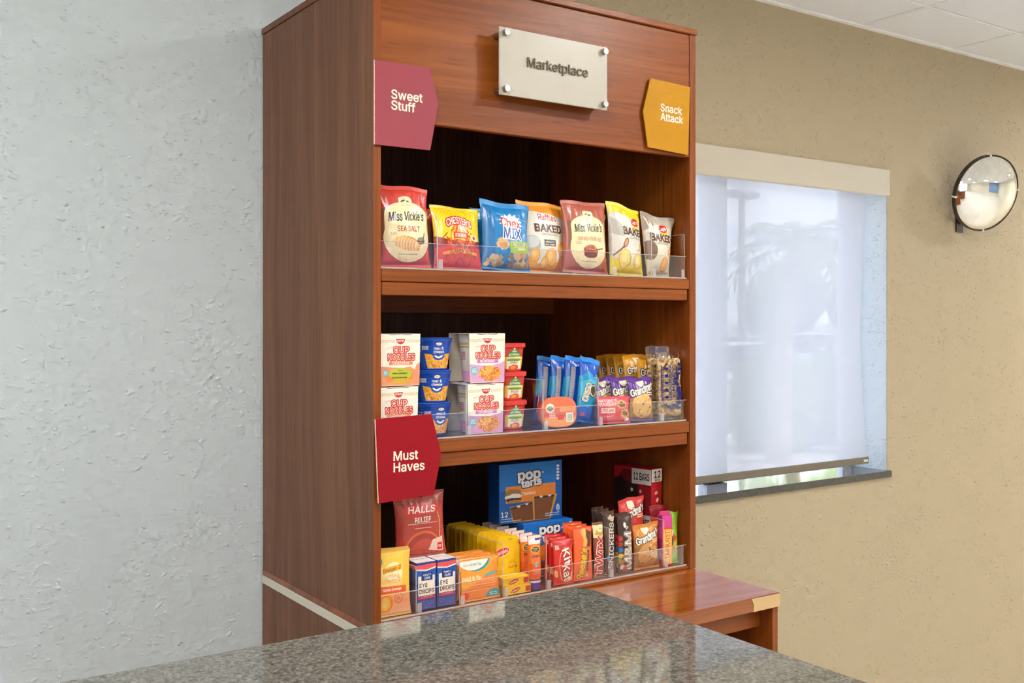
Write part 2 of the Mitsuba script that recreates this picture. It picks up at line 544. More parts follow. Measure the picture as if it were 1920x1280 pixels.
struct('wall_right', ply(trimesh.creation.box(bounds=[[X1, Y0, FZ], [X1 + 0.2, WY + 0.2, 2.75]]), 'paint_plain'), 'cream wall at the right end of the lobby')
part('wall_back', 'reveal', ply(join(trimesh.creation.box(bounds=[[OPR - 0.002, WY + 0.002, OPB], [OPR, WY + 0.2, OPT]]), trimesh.creation.box(bounds=[[OPL, WY + 0.002, OPB], [OPL + 0.002, WY + 0.2, OPT]]),
     trimesh.creation.box(bounds=[[OPL + 0.002, WY + 0.1, OPT - 0.002], [OPR - 0.002, WY + 0.2, OPT]])), 'paint_reveal_lit'), label='plaster window reveal with daylight put into its colour')


def flecks(n, u0, u1, z0, z1, seed, place_, skip=None):
    """Raised flecks of sprayed plaster as real relief, joined into one mesh."""
    r = np.random.default_rng(seed)
    u, z = r.uniform(u0, u1, 2 * n), r.uniform(z0, z1, 2 * n)
    keep = meshkit.fbm(np.stack([u * 9, z * 9, u * 0 + seed], -1), 2, seed) + r.uniform(-0.25, 0.25, 2 * n) > 0.5
    if skip:
        keep &= ~((u > skip[0]) & (u < skip[1]) & (z > skip[2]) & (z < skip[3]))
    u, z = u[keep][:n], z[keep][:n]
    n = len(u)
    size = r.lognormal(math.log(0.0022), 0.45, n).clip(0.0010, 0.0060)
    a, el, hgt = r.uniform(-0.7, 0.7, n), r.uniform(1.0, 2.3, n), r.uniform(0.28, 0.5, n)
    k = 7
    th = np.arange(k) * 2 * np.pi / k
    V = np.zeros((n, 2 * k + 1, 3))
    for ring, (f, h) in enumerate(((1.0, -0.05), (0.62, 0.85))):
        rad = size[:, None] * f * (1 + r.uniform(-0.25, 0.25, (n, k)))
        x, y = rad * np.cos(th) * el[:, None], rad * np.sin(th)
        V[:, ring * k:(ring + 1) * k] = np.stack([x * np.cos(a)[:, None] - y * np.sin(a)[:, None], x * np.sin(a)[:, None] + y * np.cos(a)[:, None], np.broadcast_to((size * hgt * h)[:, None], x.shape)], -1)
    V[:, -1, 2] = size * hgt
    F = []
    for j in range(k):
        q = (j + 1) % k
        F += [[j, q, k + q], [j, k + q, k + j], [k + j, k + q, 2 * k]]
    F = (np.array(F)[None] + (np.arange(n) * (2 * k + 1))[:, None, None]).reshape(-1, 3)
    P = place_(V[..., 0] + u[:, None], V[..., 1] + z[:, None], V[..., 2]).reshape(-1, 3)
    m = trimesh.Trimesh(P, F, process=False)
    return m


for w_, args, mat in (('wall_left', (15000, -1.3, 0.96, 0.35, 2.56, 5), 'paint_cool_lit'), ('wall_back', (27000, 1.86, 5.2, -0.32, 2.56, 6), 'paint_beige')):
    m = flecks(*args, lambda u, z, h: np.stack([u, WY - h, z], -1), (OPL - 0.02, OPR + 0.012, OPB - 0.03, OPT + 0.005) if w_ == 'wall_back' else None)
    k = part(w_, 'plaster_fleck', ply(m, mat, True), label='raised flecks of the sprayed plaster')
    labels[k]['kind'] = 'stuff'
m = flecks(1500, WY + 0.004, WY + 0.168, OPB + 0.005, OPT - 0.11, 8, lambda u, z, h: np.stack([OPR - 0.002 - h, u, z], -1))
m.invert()
k = part('wall_back__reveal', 'plaster_fleck', ply(m, 'paint_reveal_lit', True))
labels[k] = {'label': 'raised flecks of the sprayed plaster', 'kind': 'stuff'}
# left wall; its unseen glazing is added to let cool daylight in
EY0, EY1, EZ0, EZ1 = -3.2, -0.4, 0.0, 2.45
struct('wall_added_glazing', ply(join(*[trimesh.creation.box(bounds=b) for b in (
    [[X0 - 0.2, Y0, FZ], [X0, EY0, 2.75]], [[X0 - 0.2, EY1, FZ], [X0, WY + 0.2, 2.75]], [[X0 - 0.2, EY0, FZ], [X0, EY1, EZ0]], [[X0 - 0.2, EY0, EZ1], [X0, EY1, 2.75]])]), 'paint_plain'),
    'cream left wall of the lobby with added glazing for daylight')
w2 = thing('added_window_2', 'added unseen glazing that lets cool daylight into the lobby', kind='structure')
for k in range(5):
    y = EY0 + (EY1 - EY0) * k / 4
    part(w2, 'mullion', ply(bx(X0 - 0.13, y - 0.03, EZ0, X0 - 0.07, y + 0.03, EZ1), 'white_metal'))
for k in range(4):
    a, b = EY0 + (EY1 - EY0) * k / 4 + 0.03, EY0 + (EY1 - EY0) * (k + 1) / 4 - 0.03
    part(w2, 'pane', ply(trimesh.Trimesh([[X0 - 0.1, a, EZ0], [X0 - 0.1, b, EZ0], [X0 - 0.1, b, EZ1], [X0 - 0.1, a, EZ1]], [[0, 1, 2], [0, 2, 3]]), 'window_glass'))

# suspended ceiling: tiles and bars one by one where the photograph shows them, one panel beyond
TX0, TS, TY0 = 3.372, 0.606, 2.207
cl = struct('ceiling', ply(trimesh.creation.box(bounds=[[X0 - 0.2, Y0 - 0.2, 2.62], [X1 + 0.2, WY + 0.2, 2.75]]), 'paint_plain'), 'suspended ceiling of white mineral tiles')
tx = [TX0 + TS * k for k in range(-2, 6)]
tx[-1] = X1
ty = [WY - 0.022, TY0, TY0 - 0.61, TY0 - 1.22]
g = 0.0100
tile_ply = {}
for i in range(len(tx) - 1):
    for j in range(3):
        x0, x1, y1, y0 = tx[i] + g, tx[i + 1] - g, ty[j] - (g if j else 0.001), ty[j + 1] + g
        key = (round(x1 - x0, 4), round(y1 - y0, 4))
        if key not in tile_ply:
            tile_ply[key] = ply(bx(0, 0, 0, x1 - x0, y1 - y0, 0.012, r=0.002), 'ceiling_tile')
        part(cl, 'tile', tile_ply[key], T().translate([x0, y0, CZ]))
for x in tx[:-1]:
    part(cl, 'grid_bar', ply(bx(x - 0.0055, ty[-1], CZ - 0.001, x + 0.0055, WY - 0.02, CZ + 0.02), 'white_metal'))
for y in ty[1:]:
    part(cl, 'grid_bar', ply(bx(tx[0], y - 0.0055, CZ - 0.001, X1, y + 0.0055, CZ + 0.02), 'white_metal'))
part(cl, 'far_panel', ply(join(trimesh.creation.box(bounds=[[X0, Y0, CZ], [X1, ty[-1] - 0.013, CZ + 0.03]]), trimesh.creation.box(bounds=[[X0, ty[-1] - 0.013, CZ], [tx[0] - 0.013, WY, CZ + 0.03]])), 'ceiling_tile'))
struct('trim_1', ply(bx(tx[0], WY - 0.024, CZ - 0.005, X1, WY, CZ + 0.004), 'white_metal'), 'white wall angle under the ceiling tiles')

# recessed lamps and added fill panels in the ceiling
for x, y, r, L in DOWNLIGHTS:
    k = thing('ceiling_light', f'small round recessed ceiling lamp {"in front of the cabinet" if x < 3 else "in front of the mirror wall"}', 'ceiling light')
    ring = loft([(CZ - 0.006, r + 0.03, r + 0.03), (CZ, r + 0.032, r + 0.032)])
    hole = loft([(CZ - 0.02, r, r), (CZ + 0.02, r, r)])
    part(k, 'trim_ring', ply(trimesh.boolean.difference([ring, hole], engine='manifold'), 'white_metal'))
    d = loft([(-0.001, r, r), (0.0, r, r)])
    part(k, 'diffuser', {**ply(d, 'white_metal'), 'emitter': {'type': 'area', 'radiance': {'type': 'rgb', 'value': [L * c for c in WARM]}}}, T().translate([x, y, CZ - 0.002]))
    scene[f'{k}__trim_ring']['to_world'] = T().translate([x, y, 0])
for q, (x, y, L) in enumerate(FILL_PANELS):
    k = thing('added_fill_light', ['added unseen square fill light above the counter', 'added unseen square fill light at the left end of the counter', 'added unseen square fill light behind the counter',
                                      'added unseen square fill light in the middle of the lobby', 'added unseen square fill light at the rear right of the lobby'][q], 'ceiling light')
    s = 0.29
    fr = join(*[bx(x + a, y + b, CZ - 0.02, x + c, y + d, CZ) for a, b, c, d in ((-s, -s, s, -s + 0.02), (-s, s - 0.02, s, s), (-s, -s + 0.02, -s + 0.02, s - 0.02), (s - 0.02, -s + 0.02, s, s - 0.02))])
    part(k, 'frame', ply(fr, 'white_metal'))
    part(k, 'diffuser', {**ply(trimesh.creation.box(bounds=[[x - s + 0.02, y - s + 0.02, CZ - 0.012], [x + s - 0.02, y + s - 0.02, CZ - 0.008]]), 'white_metal'),
                         'emitter': {'type': 'area', 'radiance': {'type': 'rgb', 'value': [L * c for c in WARM]}}})

# window: frame, mullions, panes, granite sill
flat('frame_paint', '#e2e5ea', 0.45)
w1 = thing('window_1', 'window behind the white roller shade', kind='structure')
fy0, fy1 = WY + 0.17, WY + 0.2
part(w1, 'frame', ply(join(bx(OPL, fy0, OPB - 0.03, OPR, fy1, OPB + 0.004), bx(OPL, fy0, OPT - 0.05, OPR, fy1, OPT), bx(OPL, fy0, OPB + 0.004, OPL + 0.05, fy1, OPT - 0.05), bx(OPR - 0.055, fy0, OPB + 0.004, OPR, fy1, OPT - 0.05)), 'frame_paint'))
part(w1, 'mullion', ply(bx(2.700, fy0 - 0.02, OPB + 0.004, 2.805, fy1, OPT - 0.05), 'frame_paint'))
for a, b in ((OPL + 0.05, 2.700), (2.805, OPR - 0.055)):
    part(w1, 'pane', ply(trimesh.Trimesh([[a, fy1 - 0.012, OPB + 0.004], [b, fy1 - 0.012, OPB + 0.004], [b, fy1 - 0.012, OPT - 0.05], [a, fy1 - 0.012, OPT - 0.05]], [[0, 1, 2], [0, 2, 3]]), 'window_glass'))
part(w1, 'sill', ply(bx(OPL - 0.02, WY - 0.015, OPB - 0.026, OPR + 0.012, fy0, OPB + 0.001, r=0.003), 'granite_dark'), label='dark polished granite sill')

# roller shade
sh = thing('roller_shade', 'white translucent roller shade pulled down over the window right of the cabinet', 'window shade')
flat('valance_paint', '#cdc4b2', 0.5)
part(sh, 'valance', ply(join(bx(OPL + 0.01, WY - 0.012, OPT - 0.102, OPR + 0.004, WY + 0.006, OPT + 0.004, r=0.003), bx(OPL + 0.01, WY + 0.006, OPT - 0.006, OPR - 0.004, WY + 0.09, OPT - 0.001)), 'valance_paint'), label='beige fascia over the shade roller')
SY = WY + 0.042
nx, nz = 24, 40
zz, xx = np.meshgrid(np.linspace(0.868, 1.95, nz), np.linspace(OPL + 0.012, 1, nx), indexing='ij')
tt = (zz - 0.868) / (1.95 - 0.868)
u = np.linspace(0, 1, nx)[None, :]
right = 3.486 - 0.030 * np.sin(np.pi * np.clip(tt * 1.15, 0, 1)) ** 1.0 - 0.006 * tt
xs = OPL + 0.012 + u * (right - OPL - 0.012)
ys = SY + 0.004 * np.sin(u * 5) * np.sin(tt * np.pi) + 0.012 * np.exp(-(1 - u) * 9) * np.sin(tt * np.pi)
i, j = np.meshgrid(np.arange(nz - 1), np.arange(nx - 1), indexing='ij')
q4 = np.stack([i * nx + j, i * nx + j + 1, (i + 1) * nx + j + 1, (i + 1) * nx + j], -1).reshape(-1, 4)
part(sh, 'fabric', ply((np.stack([xs, ys, zz], -1).reshape(-1, 3), q4), 'shade_fabric', True), label='white see-through screen fabric')
flat('bar_bronze', '#7a7060', 0.45)
flat('bar_tag', '#d8cfba', 0.5)
hb = part(sh, 'hem_bar', ply(bx(OPL + 0.012, SY - 0.006, 0.845, 3.489, SY + 0.006, 0.871), 'bar_bronze'), label='grey-brown bottom bar')
part(hb, 'end_tag', ply(bx(3.455, SY - 0.0072, 0.852, 3.482, SY - 0.006, 0.862, r=0.0003), 'bar_tag'))

# ------------------------------------------------------------------ base cabinet and display cabinet
CL, CR, CF = 0.954, 1.8686, 1.882
bc = thing('base_cabinet', 'low reddish-brown wooden base cabinet under the snack shelves, with a chipped top edge', 'cabinet')
BF = 1.600
part(bc, 'worktop', ply(bx(CL, BF, 0.744, 1.862, 2.503, 0.777, r=0.002), 'wood_top'))
flat('edge_white', '#d9d4c2', 0.6)
flat('chip_tan', '#caa977', 0.7)
part(bc, 'edge_trim', ply(bx(CL - 0.0012, BF, 0.742, CL, 2.503, 0.762, r=0.0003), 'edge_white'), label='white strip along the left edge')
part(bc, 'worn_edge', ply(prism(Polygon([(1.772, 0.745), (1.8615, 0.745), (1.8615, 0.7745), (1.766, 0.7755), (1.774, 0.760)]), BF - 0.0008, BF + 0.0002), 'chip_tan'), label='bare pale edge where the banding has come off')
for x0, x1, m in ((CL, CL + 0.018, 'wood_side_cool_lit'), (1.844, 1.862, 'wood_upright')):
    part(bc, 'side_panel', ply(bx(x0, BF + 0.006, FZ, x1, 2.503, 0.744), m))
part(bc, 'rail', ply(bx(CL + 0.018, BF + 0.045, 0.690, 1.844, BF + 0.063, 0.738), 'wood_across'))
part(bc, 'back_panel', ply(bx(CL + 0.018, 2.485, FZ, 1.844, 2.503, 0.744), 'wood_upright'))
part(bc, 'shelf', ply(bx(CL + 0.018, BF + 0.08, 0.34, 1.844, 2.485, 0.358), 'wood_across'))
flat('dark_hole', '#c9ae86', 0.6)
for yy in (1.72, 2.30):
    for kz in range(5):
        part(bc, 'shelf_pin', ply(trimesh.creation.cylinder(0.003, 0.004, sections=10), 'dark_hole'), T().translate([1.843, yy, 0.66 - kz * 0.05]).rotate([0, 1, 0], 90))

dc = thing('display_cabinet', 'tall reddish-brown wooden snack cabinet with two shelves of goods', 'cabinet')
part(dc, 'side_panel', ply(bx(CL, CF, 0.777, CL + 0.0165, 2.500, 2.136), 'wood_side_cool_lit'))
part(dc, 'side_panel', ply(bx(1.849, CF, 0.777, CR, 2.500, 2.136), 'wood_upright'))
part(dc, 'edge_band', ply(bx(CL, CF - 0.0012, 0.777, CL + 0.0165, CF, 2.136, r=0.0004), 'wood_upright'))
part(dc, 'edge_band', ply(bx(1.849, CF - 0.0012, 0.777, CR, CF, 2.136, r=0.0004), 'wood_upright'))
part(dc, 'top_panel', ply(bx(CL - 0.0005, CF - 0.007, 2.1375, CR + 0.003, 2.503, 2.152), 'wood_across'))
part(dc, 'top_edge', ply(bx(CL - 0.0022, CF - 0.006, 2.1375, CL - 0.0005, 2.503, 2.152, r=0.0004), 'wood_side_cool_lit'))
part(dc, 'fascia', ply(bx(CL + 0.0165, CF + 0.0015, 1.825, 1.849, CF + 0.0195, 2.1365), 'wood_across'))
part(dc, 'back_panel', ply(bx(CL + 0.0165, 2.474, 0.777, 1.849, 2.500, 2.136), 'wood_shaded'), label='back panel with shade put into its colour')
for z0, z1, z2 in ((1.4605, 1.4885, 1.5145), (1.0945, 1.1245, 1.1525)):
    part(dc, 'shelf', ply(bx(CL + 0.0185, CF + 0.0005, z1 + 0.0005, 1.8485, 2.474, z2), 'wood_across'))
    part(dc, 'shelf_apron', ply(bx(CL + 0.021, CF + 0.004, z0, 1.8445, CF + 0.022, z1), 'wood_across'))
    part(dc, 'support_rail', ply(bx(CL + 0.0165, 2.455, z0 - 0.03, 1.849, 2.474, z1), 'wood_across'))
part(dc, 'bottom_shelf', ply(bx(CL + 0.0165, CF + 0.003, 0.7772, 1.849, 2.474, 0.784), 'wood_across'))

# ------------------------------------------------------------------ signs
flat('plate_white', '#b8b1a1', 0.35)
flat('letter_brown', '#6a5b48', 0.5)
sg = thing('wall_sign', 'off-white rectangular sign plate reading Marketplace on the cabinet fascia', 'sign')
part(sg, 'plate', ply(bx(1.2420, 1.848, 1.902, 1.5478, 1.852, 2.0505, r=0.0008), 'plate_white'))
so = join(trimesh.creation.cylinder(0.0072, 0.009, sections=24).apply_translation([0, 0, 0.0075]), trimesh.creation.cylinder(0.0065, 0.030, sections=20).apply_translation([0, 0, -0.017]))
so = trimesh.graph.smooth_shade(so, angle=0.6, facet_minarea=None)
so_ply = ply(so, 'steel', 40)
for x in (1.2555, 1.5345):
    for z in (1.9145, 2.0375):
        part(sg, 'standoff', so_ply, T().translate([x, 1.848, z]).rotate([1, 0, 0], 90), 'steel standoff')
tm = meshkit.text_mesh('Marketplace', 0.0215, depth=0.0035, bold=False)
b = tm.bounds
tm.apply_translation([-(b[0, 0] + b[1, 0]) / 2, 0, 0])
tm.apply_scale([0.172 / (b[1, 0] - b[0, 0]), 1, 1])
part(sg, 'lettering', ply(tm, 'letter_brown'), T().translate([1.4015, 1.848, 1.9715]).rotate([1, 0, 0], 90), 'raised brown letters')


def tag_sign(pts, y, col, words, tx_, tz, h, lead, label, rot=0, edge_col='#d8c4b0'):
    k = thing('pointed_sign', label, 'sign')
    pg = Polygon(pts)
    part(k, 'panel', painted(prism(pg, y, y + 0.003), col, 'gloss_sign'))
    (xa, za), (xb, zb) = pts[0], pts[-1]
    if edge_col:
        part(k, 'edge', painted(prism(Polygon([(xa - 0.0012, za), (xa, za), (xb, zb), (xb - 0.0012, zb)]), y, y + 0.003), edge_col, 'matte'))
    gl = []
    for q, w in enumerate(words):
        t = glyphs(w, True)
        t = affinity.scale(t, h, h, origin=(0, 0))
        t = affinity.translate(t, -t.bounds[0], -q * lead)
        gl.append(t)
    gl = affinity.translate(affinity.rotate(union_all(gl), rot, origin=(0, 0)), tx_, tz)
    gl = affinity.scale(gl, 1000, 1000, origin=(0, 0))
    fm = lambda x, z, off: np.stack([x / 1000, np.full_like(x, y - off), z / 1000], -1)
    for nme, s in prints([(LT, '#f6ead2', gl)], fm, gl.envelope.buffer(5), 'matte'):
        part(k, nme, s, None, 'white lettering')


tag_sign([(0.953, 1.9395), (1.0821, 1.9416), (1.1035, 1.8685), (1.0834, 1.7678), (0.953, 1.7672)], 1.874, '#9e4852', ['Sweet', 'Stuff'], 0.9905, 1.8660, 0.0185, 0.0225,  # paler red: the gloss reflection is put into the sign colour
         'red pointed sign reading Sweet Stuff at the top left, gloss sheen put into its colour')
tag_sign([(1.7083, 2.0058), (1.8426, 2.0011), (1.8352, 1.8283), (1.6995, 1.8353), (1.6838, 1.9226)][::-1], 1.874, '#bd840f', ['Snack', 'Attack'], 1.7405, 1.9290, 0.0185, 0.0225,
         'yellow pointed sign reading Snack Attack at the top right of the cabinet', rot=-1, edge_col=None)
tag_sign([(0.9505, 1.2068), (1.0821, 1.2111), (1.1057, 1.1248), (1.0874, 1.0413), (0.9578, 1.0349)], 1.866, '#990a1c', ['Must', 'Haves'], 0.9915, 1.1195, 0.0185, 0.0235,
         'deep red pointed sign reading Must Haves at the left of the lower shelf')

# ------------------------------------------------------------------ counter in the foreground
ct = thing('front_counter', 'polished grey speckled granite counter in the foreground', 'counter')
cpoly = sbox(-2.2, 0.25, 0.8320, 1.0450).buffer(-0.031).buffer(0.031, 12)
z0, z1, bv = 1.028, 1.060, 0.0045
pts = []
for pg, z in ((cpoly.buffer(-bv), z0), (cpoly, z0 + bv), (cpoly, z1 - bv), (cpoly.buffer(-bv * 0.3), z1 - bv * 0.3), (cpoly.buffer(-bv), z1)):
    pts += [(x, y, z) for x, y in pg.exterior.coords]
part(ct, 'worktop', ply(hull(pts), 'granite'))
part(ct, 'body', ply(bx(-2.15, 0.3, FZ, 0.79, 1.0, z0), 'wood_upright'))

# ------------------------------------------------------------------ convex mirror
mk = thing('convex_mirror', 'small round convex security mirror with a black rim on the beige wall', 'mirror')
mr, mc = 0.158, np.array([4.066, 2.392, 1.949])
n_ = np.array([-0.264, -0.911, -0.28])
n_ /= np.linalg.norm(n_)
ax_ = np.cross([0, 0, 1], n_)
ax_ /= np.linalg.norm(ax_)
up_ = np.cross(n_, ax_)
MT = T(np.vstack([np.column_stack([ax_, up_, n_, mc]), [0, 0, 0, 1]]))
Rc = 0.205
th = np.linspace(0, math.asin(mr / Rc), 24)
prof = [(Rc * math.sin(a), Rc * math.cos(a) - Rc * math.cos(th[-1])) for a in th]
dome = trimesh.creation.revolve(np.array(prof[::-1]), sections=96)
part(mk, 'glass', ply(dome, 'mirror_glass', True), MT, 'domed mirror glass')
flat('rim_black', '#3a3026', 0.4)
rim = trimesh.creation.revolve(np.array([(mr - 0.004, -0.014), (mr + 0.002, -0.014), (mr + 0.0028, -0.004), (mr + 0.002, 0.005), (mr - 0.0025, 0.005), (mr - 0.004, -0.014)]), sections=96)
part(mk, 'rim', ply(rim, 'rim_black', 40), MT, 'black rim')
part(mk, 'back', ply(loft([(-0.013, mr - 0.004, mr - 0.004), (-0.008, mr - 0.002, mr - 0.002)]), 'rim_black'), MT)
for a in (0, 90, 180, 270):
    part(mk, 'clip', ply(bx(-0.004, mr - 0.005, -0.015, 0.004, mr + 0.0045, 0.007, r=0.001), 'white_metal'), MT @ T().rotate([0, 0, 1], a + 8), 'small pale clip')
bp = mc - n_ * 0.014
part(mk, 'bracket', ply(join(tube([bp, bp - n_ * 0.02 + np.array([0, 0, -0.03]), [bp[0] - 0.015, WY - 0.004, bp[2] - 0.125]], 0.006), bx(bp[0] - 0.04, WY - 0.006, bp[2] - 0.16, bp[0] + 0.01, WY, bp[2] - 0.09)), 'rim_black'), None, 'bracket on the wall')


# ------------------------------------------------------------------ clear trays on the three shelves
def sheet(a, b, c, d):
    return trimesh.Trimesh([a, b, c, d], [[0, 1, 2], [0, 2, 3]], process=False)


def tray(label, z, lip, dividers, dtop, depth, x0=0.9735, x1=1.8465, yf=1.893, tall={}, deep={}):
    k = thing('clear_tray', label, 'display tray')
    yb = yf + depth
    part(k, 'base', ply(sheet([x0, yf, z + 0.003], [x1, yf, z + 0.003], [x1, yb, z + 0.003], [x0, yb, z + 0.003]), 'clear_acrylic'))
    part(k, 'front_lip', ply(sheet([x0, yf, z], [x1, yf, z], [x1, yf, lip], [x0, yf, lip]), 'lip_acrylic'))
    part(k, 'lip_edge', ply(bx(x0, yf - 0.0022, lip - 0.0012, x1, yf + 0.0004, lip, r=0.0003), 'acrylic_edge'))
    part(k, 'base_edge', ply(bx(x0, yf - 0.0030, z, x1, yf - 0.0004, z + 0.0036, r=0.0004), 'acrylic_edge'))
    for x in dividers:
        dt, yd = tall.get(x, dtop), yf + deep.get(x, depth)
        sd = -1 if x > 1.83 else 1
        d = part(k, 'divider', ply(sheet([x, yf + 0.004, z + 0.0032], [x, yd, z + 0.0032], [x, yd, dt], [x, yf + 0.004, dt]), 'clear_acrylic'))
        part(d, 'front_edge', ply(bx(x - 0.0009, yf + 0.0028, z + 0.004, x + 0.0009, yf + 0.0048, dt, r=0.0002), 'acrylic_edge'))
        part(d, 'top_edge', ply(bx(x - 0.0008, yf + 0.005, dt - 0.0012, x + 0.0008, yd, dt + 0.0002, r=0.0002), 'acrylic_edge'))
        part(d, 'tab', ply(bx(min(x + sd * 0.0012, x + sd * 0.012), yf + 0.0006, z + 0.004, max(x + sd * 0.0012, x + sd * 0.012), yf + 0.0022, z + 0.024, r=0.0004), 'acrylic_edge'))
    return k


Z1, Z2, Z3 = 1.5155, 1.1535, 0.7845
tray('clear acrylic tray with dividers under the chip bags on the upper shelf', Z1, 1.573, [1.114, 1.604, 1.732, 1.844], 1.630, 0.26, deep={1.114: 0.02, 1.604: 0.02, 1.732: 0.02})
tray('clear acrylic tray with dividers under the noodle cartons on the middle shelf', Z2, 1.2075, [1.187, 1.396, 1.560, 1.760], 1.272, 0.30, deep={1.187: 0.12, 1.560: 0.022, 1.760: 0.03})
tray('clear acrylic tray with dividers on the lowest shelf, full of small packs and candy', Z3, 0.838, [1.062, 1.170, 1.285, 1.405, 1.594, 1.773], 0.908, 0.30, tall={1.062: 0.886, 1.170: 0.887}, deep={1.062: 0.2, 1.405: 0.075, 1.594: 0.07, 1.773: 0.06})
Z1, Z2, Z3 = Z1 + 0.0036, Z2 + 0.0036, Z3 + 0.0036

# ------------------------------------------------------------------ upper shelf: chip bags
CREAM, RED, BROWN = '#efdcae', '#c8352a', '#6b3a20'


def kettle_bag(main, flavour, flav_col, seed, potato=True, W=122, H=176, **kw):
    jar = union_all([E(0, 62, 49, 50), R(-46, 62, 46, 112), E(0, 112, 46, 26), R(-13, 132, 13, 146), E(0, 146, 13, 5)]).buffer(-6).buffer(6)
    jar = affinity.scale(jar, 1.13, 1.0, origin=(0, 0))
    L = [(LB, '#8d5a3c', PG((-61, 60), (-40, 40), (-38, 118), (-61, 126))), (LB, '#b98a55', PG((61, 60), (40, 40), (38, 118), (61, 126))),
         (LB, '#f6e8c8', jar.buffer(1.2)), (LB, CREAM, jar),
         (PC, '#5b5a2a', union_all([E(-6, 142, 5, 2, 20), E(5, 141, 4, 2, -15)])), (LT, '#7b7a58', TX('KETTLE COOKED', 0, 132, 2.6, 24, bold=False)),
         (LT, '#3a352c', TX('Miss Vickie\u2019s', 0, 108, 19, 88, rot=3, slant=10, bold=False, grow=0.5)), (LT, flav_col, TX(flavour, 1, 81, 11 if len(flavour) < 10 else 9, 58 if len(flavour) < 10 else 78, rot=1))]
    if potato:
        L += [(PC, '#c98d52', E(-4, 50, 34, 15, -8))]
        for q in range(8):
            L += [(PC, '#e9c08a', E(-30 + q * 7.2, 54 - q * 1.4, 6, 15 - abs(q - 3) * 1.1, -10)), (PC, '#d79f62', E(-27.5 + q * 7.2, 53 - q * 1.4, 5, 13.5 - abs(q - 3) * 1.1, -10))]
        L += [(PC, '#5b4632', E(32, 56, 10, 8)), (PC, '#8d7660', E(32, 59, 8, 4)), (PC, '#5b4632', PG((36, 60), (42, 74), (44, 73), (39, 58)))]
    else:
        L += [(PC, '#a4533b', E(2, 52, 24, 15)), (PC, '#7d3526', E(2, 44, 22, 9)), (PC, '#c98560', E(2, 60, 19, 6)), (PC, '#b7603f', blob(seed, 2, 60, 15, 4, 0.3)), (PC, '#8b5a33', PG((22, 54), (46, 60), (46, 62), (22, 58)))]
    L += [(LT, '#8a7d5c', lines(-24, 26, 48, 1, 3, 1.6, seed)), (LT, '#8a7d5c', lines(-42, 72, 14, 3, 2.4, 1.0, seed + 1))]
    return bag(W, H, 46, main, L, seed, seal_colours=(main, kw.pop('top', main)), tilt=kw.pop('tilt', -3), wrinkle=1.7)


KB = kettle_bag('#cf4438', 'SEA SALT', '#b5452f', 3)
place(KB, at(1.053, 1.925, Z1, yaw=-3, lean=5, roll=-1.0), 'chip_bag', 'red chip bag with a cream label reading SEA SALT, leftmost on the upper shelf', 'chip bag')
place(bag(118, 140, 40, '#c63d32', [(LT, '#f2e2d0', TX('Miss', 30, 118, 8, 26, rot=0, slant=10)), (LB, '#a8794a', R(-59, 10, 59, 100))], 33, tilt=-2), at(1.098, 1.985, Z1, yaw=0, lean=3), 'chip_bag',
      'tan and red chip bag mostly hidden behind the leftmost red chip bag', 'chip bag')

# yellow and red fries bag
W, H = 126, 142
L = [(LB, '#f2d21d', R(-63, 62, 63, 142))]
for q in range(-9, 10):
    L.append((LB, '#d7b312', LineString([(q * 9 - 40, 62), (q * 9 + 40, 142)]).buffer(0.35)))
    L.append((LB, '#d7b312', LineString([(q * 9 + 40, 62), (q * 9 - 40, 142)]).buffer(0.35)))
L += [(LB, '#8e1f1a', PG((-63, 70), (-30, 62), (0, 58), (30, 60), (63, 66), (63, 40), (-63, 40))), (LB, '#d7392a', PG((-63, 44), (-30, 50), (20, 44), (63, 50), (63, 0), (-63, 0)))]
rr = random.Random(5)
for q in range(46):
    a = rr.uniform(-60, 60)
    x, y = rr.uniform(-40, 40), rr.uniform(52, 74) if q < 26 else rr.uniform(12, 40)
    L.append((PC, rr.choice(['#e2571f', '#c93b1a', '#b62d18', '#ef7a2a'] if q < 26 else ['#c9432a', '#b53320', '#d5563a', '#a8301f']), affinity.translate(affinity.rotate(R(-1.4, -9, 1.4, 9), a), x, y)))
for q in range(9):
    L.append((PC, '#f0a63a' if q % 2 else '#e2571f', affinity.translate(affinity.rotate(R(-2.2, -13, 2.2, 13), -40 + q * 10), -16 + q * 4, 90)))
L += [(LB, '#c62a22', TX('CHESTER\u2019S', 0, 108, 16, 66, arch=9, grow=2.6)), (LT, '#f7ead2', TX('CHESTER\u2019S', 0, 108, 16, 66, arch=9)),
      (LB, '#e2402c', R(-19, 66, 22, 80)), (LT, '#fbe9d4', TX('FRIES', 1.5, 73, 7, 30)), (PC, '#d9d0c4', blob(4, 40, 70, 9, 8, 0.25)), (PC, '#a8432e', blob(8, 40, 70, 5, 4, 0.3)),
      (LB, '#f09a2a', PG((-46, 34), (0, 44), (46, 36), (46, 30), (0, 34), (-46, 28))), (LT, '#7d130f', TX('FLAMIN\u2019 HOT', 2, 38, 8, 62, slant=14, arch=3))]
place(bag(W, H, 40, '#d9402c', L, 11, seals=(5, 7), seal_colours=('#c8352a', '#d9bd1c'), tilt=-2.0), at(1.184, 1.925, Z1, yaw=0, lean=10, roll=1.5), 'chip_bag', 'yellow and red bag of fries snack on the upper shelf', 'chip bag')

